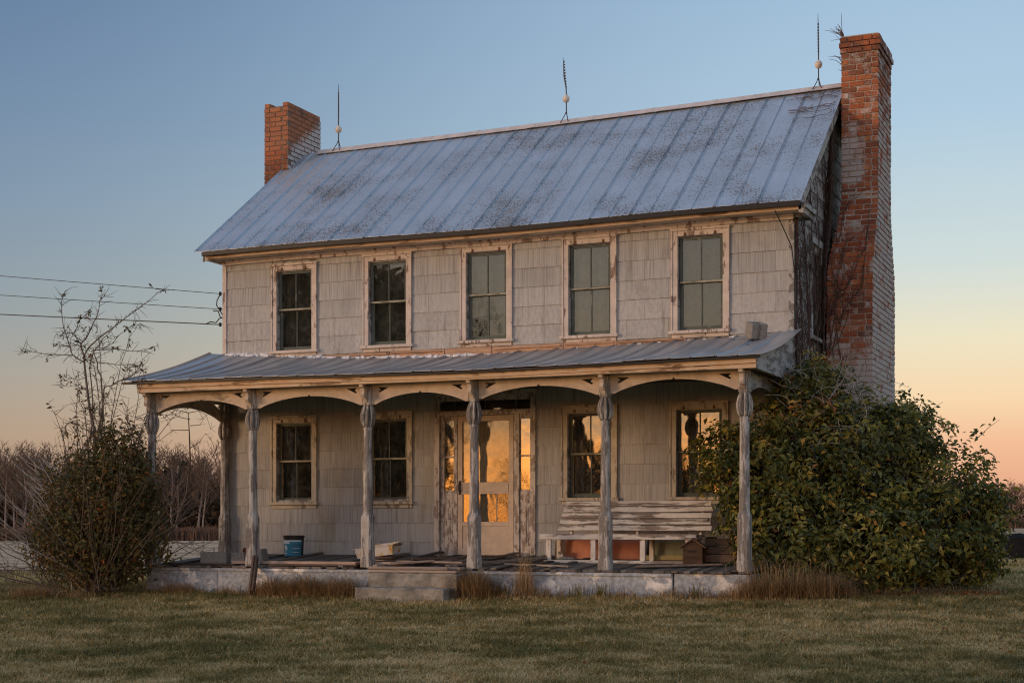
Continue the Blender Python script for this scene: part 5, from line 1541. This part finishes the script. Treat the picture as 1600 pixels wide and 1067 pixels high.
n_ = 260; x, y = frustum_pts(n_, 9, 17); ok = (y < -3)
leaves('fallen_leaves', np.stack([x, y, gz(x, y) + .03], 1)[ok], (np.stack([rng.normal(size=n_) * .5, rng.normal(size=n_) * .5, np.ones(n_)], 1))[ok], .05, rng.uniform(.5, .95, n_)[ok], 'leaf_old', kind='stuff')
# --- dry grass along the foundation and under the bushes
def tuft_line(pts, n_, sx, h, seed=None):
    x = []; y = []; hh = []
    for (x0, y0, x1, y1, wt, hs) in pts:
        k = int(n_ * wt); t = rng.random(k); x.append(x0 + (x1 - x0) * t + rng.normal(size=k) * sx); y.append(y0 + (y1 - y0) * t - np.abs(rng.normal(size=k)) * sx); hh.append(h * hs * rng.uniform(.35, 1.1, k))
    return np.concatenate(x), np.concatenate(y), np.concatenate(hh)
x, y, h = tuft_line([(.1, -2.08, 3.7, -2.08, .22, .75), (2.1, -2.2, 3.6, -2.15, .16, 1.15), (5.1, -2.05, 5.5, -2.2, .10, 1.5), (5.5, -2.08, 8.85, -2.08, .10, .62), (8.85, -2.1, 9.9, -1.55, .22, 1.15), (9.7, -1.6, 11.5, -.3, .09, .55), (-1.5, -3.2, .3, -2.9, .14, .75), (5.5, -2.1, 5.95, -2.12, .06, 1.1)], 17000, .11, .27)
cl_ = vnoise(x, y * .3, .28, 8) * .6 + vnoise(x, y, .9, 12) * .4; k_ = rng.random(len(x)) < np.clip((cl_ - .30) * 3.2, .06, 1); x, y, h = x[k_], y[k_], (h * (.3 + 1.35 * cl_))[k_]
ok = ~((x > 0) & (x < 8.82) & (y > -2.02)) & ~((x > 3.72) & (x < 5.04) & (y > -2.63)); x, y, h = x[ok], y[ok], h[ok]
h = np.where(rng.random(len(x)) < .5, h * .7, h)
blades('dry_grass', x, y, h, .004 + .004 * rng.random(len(x)), np.clip(rng.beta(2, 2, len(x)), 0, 1), 'drygrass', np.where(rng.random(len(x)) < .6, rng.uniform(1.5, 4.0, len(x)), .7), .6, kind='stuff')
wd_ = thing('tall_weed', 'tall upright clump of dry orange brown grass before the front door', 'weed', (5.92, -2.12, 0))
n_ = 230; x = rng.normal(size=n_) * .075; y = rng.normal(size=n_) * .05
blades('stalks', x, y, rng.uniform(.25, .9, n_) * (1 - .3 * rng.random(n_)), .005 + .003 * rng.random(n_), rng.uniform(.3, .95, n_), 'drygrass', .28, .5, z0=np.zeros(n_) - .05, parent=wd_)
wd2 = thing('tall_weed', 'leaning heap of long dry orange grass at the right porch corner', 'weed', (9.05, -1.95, 0))
n_ = 420; x = rng.normal(size=n_) * .26 + .14; y = rng.normal(size=n_) * .10
blades('stalks', x, y, rng.uniform(.2, .8, n_), .005 + .003 * rng.random(n_), rng.uniform(.15, .9, n_), 'drygrass', rng.uniform(.2, 2.2, n_), .5, z0=np.zeros(n_) - .02, parent=wd2)
x = rng.normal(size=380) * .13; y = rng.normal(size=380) * .09
wd3 = thing('tall_weed', 'brown tangled clump of dead grass at the right end of the steps', 'weed', (5.17, -2.22, -.02))
blades('stalks', x, y, rng.uniform(.15, .5, 380), .004 + .003 * rng.random(380), rng.uniform(.0, .7, 380), 'drygrass', .9, .6, z0=np.zeros(380), parent=wd3)
# green weed sprigs by the wall
x = np.concatenate([rng.normal(size=60) * .06 + c for c in (6.65, 6.95, 5.6, 8.2)]); y = rng.normal(size=240) * .03 - 2.12
blades('green_weeds', x, y, rng.uniform(.08, .24, 240), .006 + .003 * rng.random(240), rng.uniform(.0, .3, 240), 'grass', .5, .3, kind='stuff')
# fallen leaves
n_ = 900; x = rng.uniform(8.9, 11.6, n_); y = rng.normal(size=n_) * .35 - 1.6 + (x - 9) * .42; 
leaves('fallen_leaves', np.stack([x, y, gz(x, y) + .02], 1), np.stack([rng.normal(size=n_) * .4, rng.normal(size=n_) * .4, np.ones(n_)], 1), .06, rng.uniform(.6, 1, n_), 'leaf_old', kind='stuff')

# ------------------------------------------------------------------ far reeds and wood
def line_pt(pxx, Z):
    return CAM + FWD * Z + RIGHT * ((pxx - 800) / 2400 * Z)
for k, (pa, pb, Za, Zb, hgt) in enumerate(((-300, 620, 90, 97, 1.0), (1100, 1900, 90, 97, .95))):
    n_ = 16000 if k == 0 else 9000; pxx = rng.uniform(pa, pb, n_); Z = rng.uniform(Za, Zb, n_); p = CAM + FWD * Z[:, None] + RIGHT * ((pxx - 800) / 2400 * Z)[:, None]
    blades('reed_strip', p[:, 0], p[:, 1], hgt * rng.uniform(.6, 1.05, n_), rng.uniform(.05, .11, n_), np.clip(vnoise(p[:, 0], p[:, 1], 4.0, 5) * .7 + rng.random(n_) * .4, 0, 1), 'reed', .25, .3, kind='stuff')


def far_tree(seed, H, forks, pine=False):
    g_ = np.random.default_rng(seed); trunk = []; twigs = []
    def grow(p, d, L, r_, lev):
        n_ = 4; pts = [p]
        for i in range(n_):
            d = d + g_.normal(size=3) * (.10 if lev else .05) + np.array([0, 0, .06 if lev else .02]); d = d / np.linalg.norm(d); pts.append(pts[-1] + d * L / n_)
        rad = np.linspace(r_, max(r_ * .45, .018), n_ + 1); (trunk if lev == 0 else twigs).append((pts, list(rad)))
        if lev < 3:
            kk = [forks, 5, 5][lev]
            for k in range(kk):
                f = g_.uniform(.35 if lev == 0 else .15, 1.0); i = min(int(f * n_), n_ - 1); s_ = pts[i] + (pts[i + 1] - pts[i]) * (f * n_ - i)
                a = g_.uniform(0, 2 * PI); out = np.array([math.cos(a), math.sin(a), 0]); nd = d * .55 + out * g_.uniform(.4, .85) + np.array([0, 0, .2]); nd /= np.linalg.norm(nd)
                grow(s_, nd, L * g_.uniform(.38, .62) * (1.1 - .35 * f), max(r_ * .45, .022), lev + 1)
    grow(np.zeros(3), np.array([g_.normal() * .03, g_.normal() * .03, 1]), H * .82, H * .012 + .03, 0)
    a = MB(); b = MB()
    for pts, rad in trunk: a.tube(pts, rad, 5, cap=False)
    for pts, rad in twigs: b.tube(pts, rad, 3, cap=False)
    return a, b
protos = []
for i in range(5):
    a, b = far_tree(100 + i, 11.5, 11); ta = a.mesh('trunk'); ta.materials.append(M['faretrunk']); tb = b.mesh('crown'); tb.materials.append(M['fartree']); protos.append((ta, tb))
def pine_mesh(seed):
    g_ = np.random.default_rng(seed); k = 900; z = g_.uniform(.25, 1, k); r_ = (1.05 - z) * .30 + .03; a = g_.uniform(0, 2 * PI, k); rr = r_ * g_.random(k) ** .5
    return np.stack([np.cos(a) * rr * 6, np.sin(a) * rr * 6, z * 11], 1)
gt = np.random.default_rng(77)
spots = [(8, 185, 0.81), (22, 188, 0.76), (38, 182, 0.84), (47, 184, 0.86), (66, 190, 0.79), (250, 186, 0.70), (268, 190, 0.90), (275, 184, 0.62), (309, 188, 0.92), (317, 181, 0.66), (346, 186, 0.84), (1560, 372, .86), (1576, 380, .95), (1590, 370, .88)]
for i, (pxx, Z, s) in enumerate(spots):
    p = line_pt(pxx, Z); side = 'left' if pxx < 800 else 'right'
    lab = {'left': 'bare pale trunked tree in the far tree line left of the house', 'right': 'bare tree in the far tree line right of the big bush'}[side]
    t = thing('bare_tree', lab, 'tree', (p[0], p[1], float(gz(p[0], p[1]))), group='bare trees of the far tree line ' + side, rot=(0, 0, gt.uniform(0, 6)))
    t.scale = (s, s, s); ta, tb = protos[i % 5]; link('trunk', ta, None, t); link('crown', tb, None, t)
    if i % 3 == 1: t.children[0].material_slots[0].link = 'OBJECT'; t.children[0].material_slots[0].material = M['fartree']
# the wood behind them reads as one mass
def wood(name, places, mt, ptop=.0, hs=1.0):
    vs = []; fs = []; nv = 0
    for (x, y, s, k, ro) in places:
        for me in protos[k]:
            v = np.empty(len(me.vertices) * 3, dtype=np.float32); me.vertices.foreach_get('co', v); v = v.reshape(-1, 3)
            f = np.empty(len(me.loops), dtype=np.int32); me.loops.foreach_get('vertex_index', f); f = f.reshape(-1, 4)
            c_, s_ = math.cos(ro), math.sin(ro); vv = np.stack([(v[:, 0] * c_ - v[:, 1] * s_) * s * 1.15, (v[:, 0] * s_ + v[:, 1] * c_) * s * 1.15, v[:, 2] * s * hs], 1) + np.array([x, y, float(gz(x, y))])
            vs.append(vv); fs.append(f + nv); nv += len(vv)
    return link(name, fast_mesh(name, np.concatenate(vs), np.concatenate(fs)), M[mt], kind='stuff')
pl = []
for (pa, pb, n_) in ((-260, 540, 200), (1150, 1850, 115)):
    for i in range(n_):
        Z = gt.uniform(192, 228) + (190 if pa > 800 else 0); p = line_pt(pa + (pb - pa) * (i + gt.random()) / n_, Z); pl.append((p[0], p[1], gt.uniform(.50, .95), int(gt.integers(5)), gt.uniform(0, 6)))
wood('bare_woodland', pl, 'fartree')
# low evergreen understorey and pines
def tuft_mass(name, P, size, tint, mt):
    Nn = gt.normal(size=P.shape); return leaves(name, P, Nn, size, tint, mt, aspect=.6, kind='stuff')
Pm = []
for (pa, pb, n_, zz, hh) in ((-260, 540, 33000, 192, 6.5), (1150, 1850, 20000, 384, 8.0)):
    pxx = gt.uniform(pa, pb, n_); Z = zz + gt.uniform(0, 20, n_); p = CAM + FWD * Z[:, None] + RIGHT * ((pxx - 800) / 2400 * Z)[:, None]
    hm = hh * (.4 + .9 * vnoise(p[:, 0], p[:, 1], 5.0, 9)); p[:, 2] = gz(p[:, 0], p[:, 1]) + gt.random(n_) ** 1.5 * hm; Pm.append(p)
Pm = np.concatenate(Pm); tuft_mass('woodland_undergrowth', Pm, .6, gt.random(len(Pm)), 'brush')
Pm = []
for (pa, pb, n_) in ((1150, 1850, 50), (200, 520, 5), (-160, 0, 4)):
    for i in range(n_):
        p = line_pt(gt.uniform(pa, pb), gt.uniform(196, 226) + (190 if pa > 800 else 0)); Pm.append(pine_mesh(200 + i) * gt.uniform(.72, .92) + np.array([p[0], p[1], float(gz(p[0], p[1]))]))
Pm = np.concatenate(Pm); tuft_mass('pine_wood', Pm, .8, gt.random(len(Pm)), 'pine')

# trees behind the photographer, seen only as reflections in the window glass
pl = []
for k in range(26):
    t = gt.uniform(.485, .82); d = gt.uniform(62, 80); pl.append((4.5 - math.sin(math.atan(t)) * d, -math.cos(math.atan(t)) * d, gt.uniform(1.1, 1.4), int(gt.integers(5)), gt.uniform(0, 6)))
for k in range(15):
    t = gt.uniform(.16, .50); d = gt.uniform(66, 85); pl.append((4.5 - math.sin(math.atan(t)) * d, -math.cos(math.atan(t)) * d, gt.uniform(.34, .62), int(gt.integers(5)), gt.uniform(0, 6)))
wood('roadside_trees', pl, 'fartree')
Pm = []
for k in range(46):
    t = gt.uniform(.495, .76); d = gt.uniform(64, 84); Pm.append(pine_mesh(300 + k) * gt.uniform(1.35, 1.7) + np.array([4.5 - math.sin(math.atan(t)) * d, -math.cos(math.atan(t)) * d, -1]))
for k in range(7):
    t = gt.uniform(.20, .30) if k < 5 else gt.uniform(.345, .39); d = gt.uniform(64, 84); Pm.append(pine_mesh(350 + k) * gt.uniform(.42, .72) + np.array([4.5 - math.sin(math.atan(t)) * d, -math.cos(math.atan(t)) * d, -1]))
Pm = np.concatenate(Pm); tuft_mass('roadside_pines', Pm, .8, gt.random(len(Pm)), 'pine')
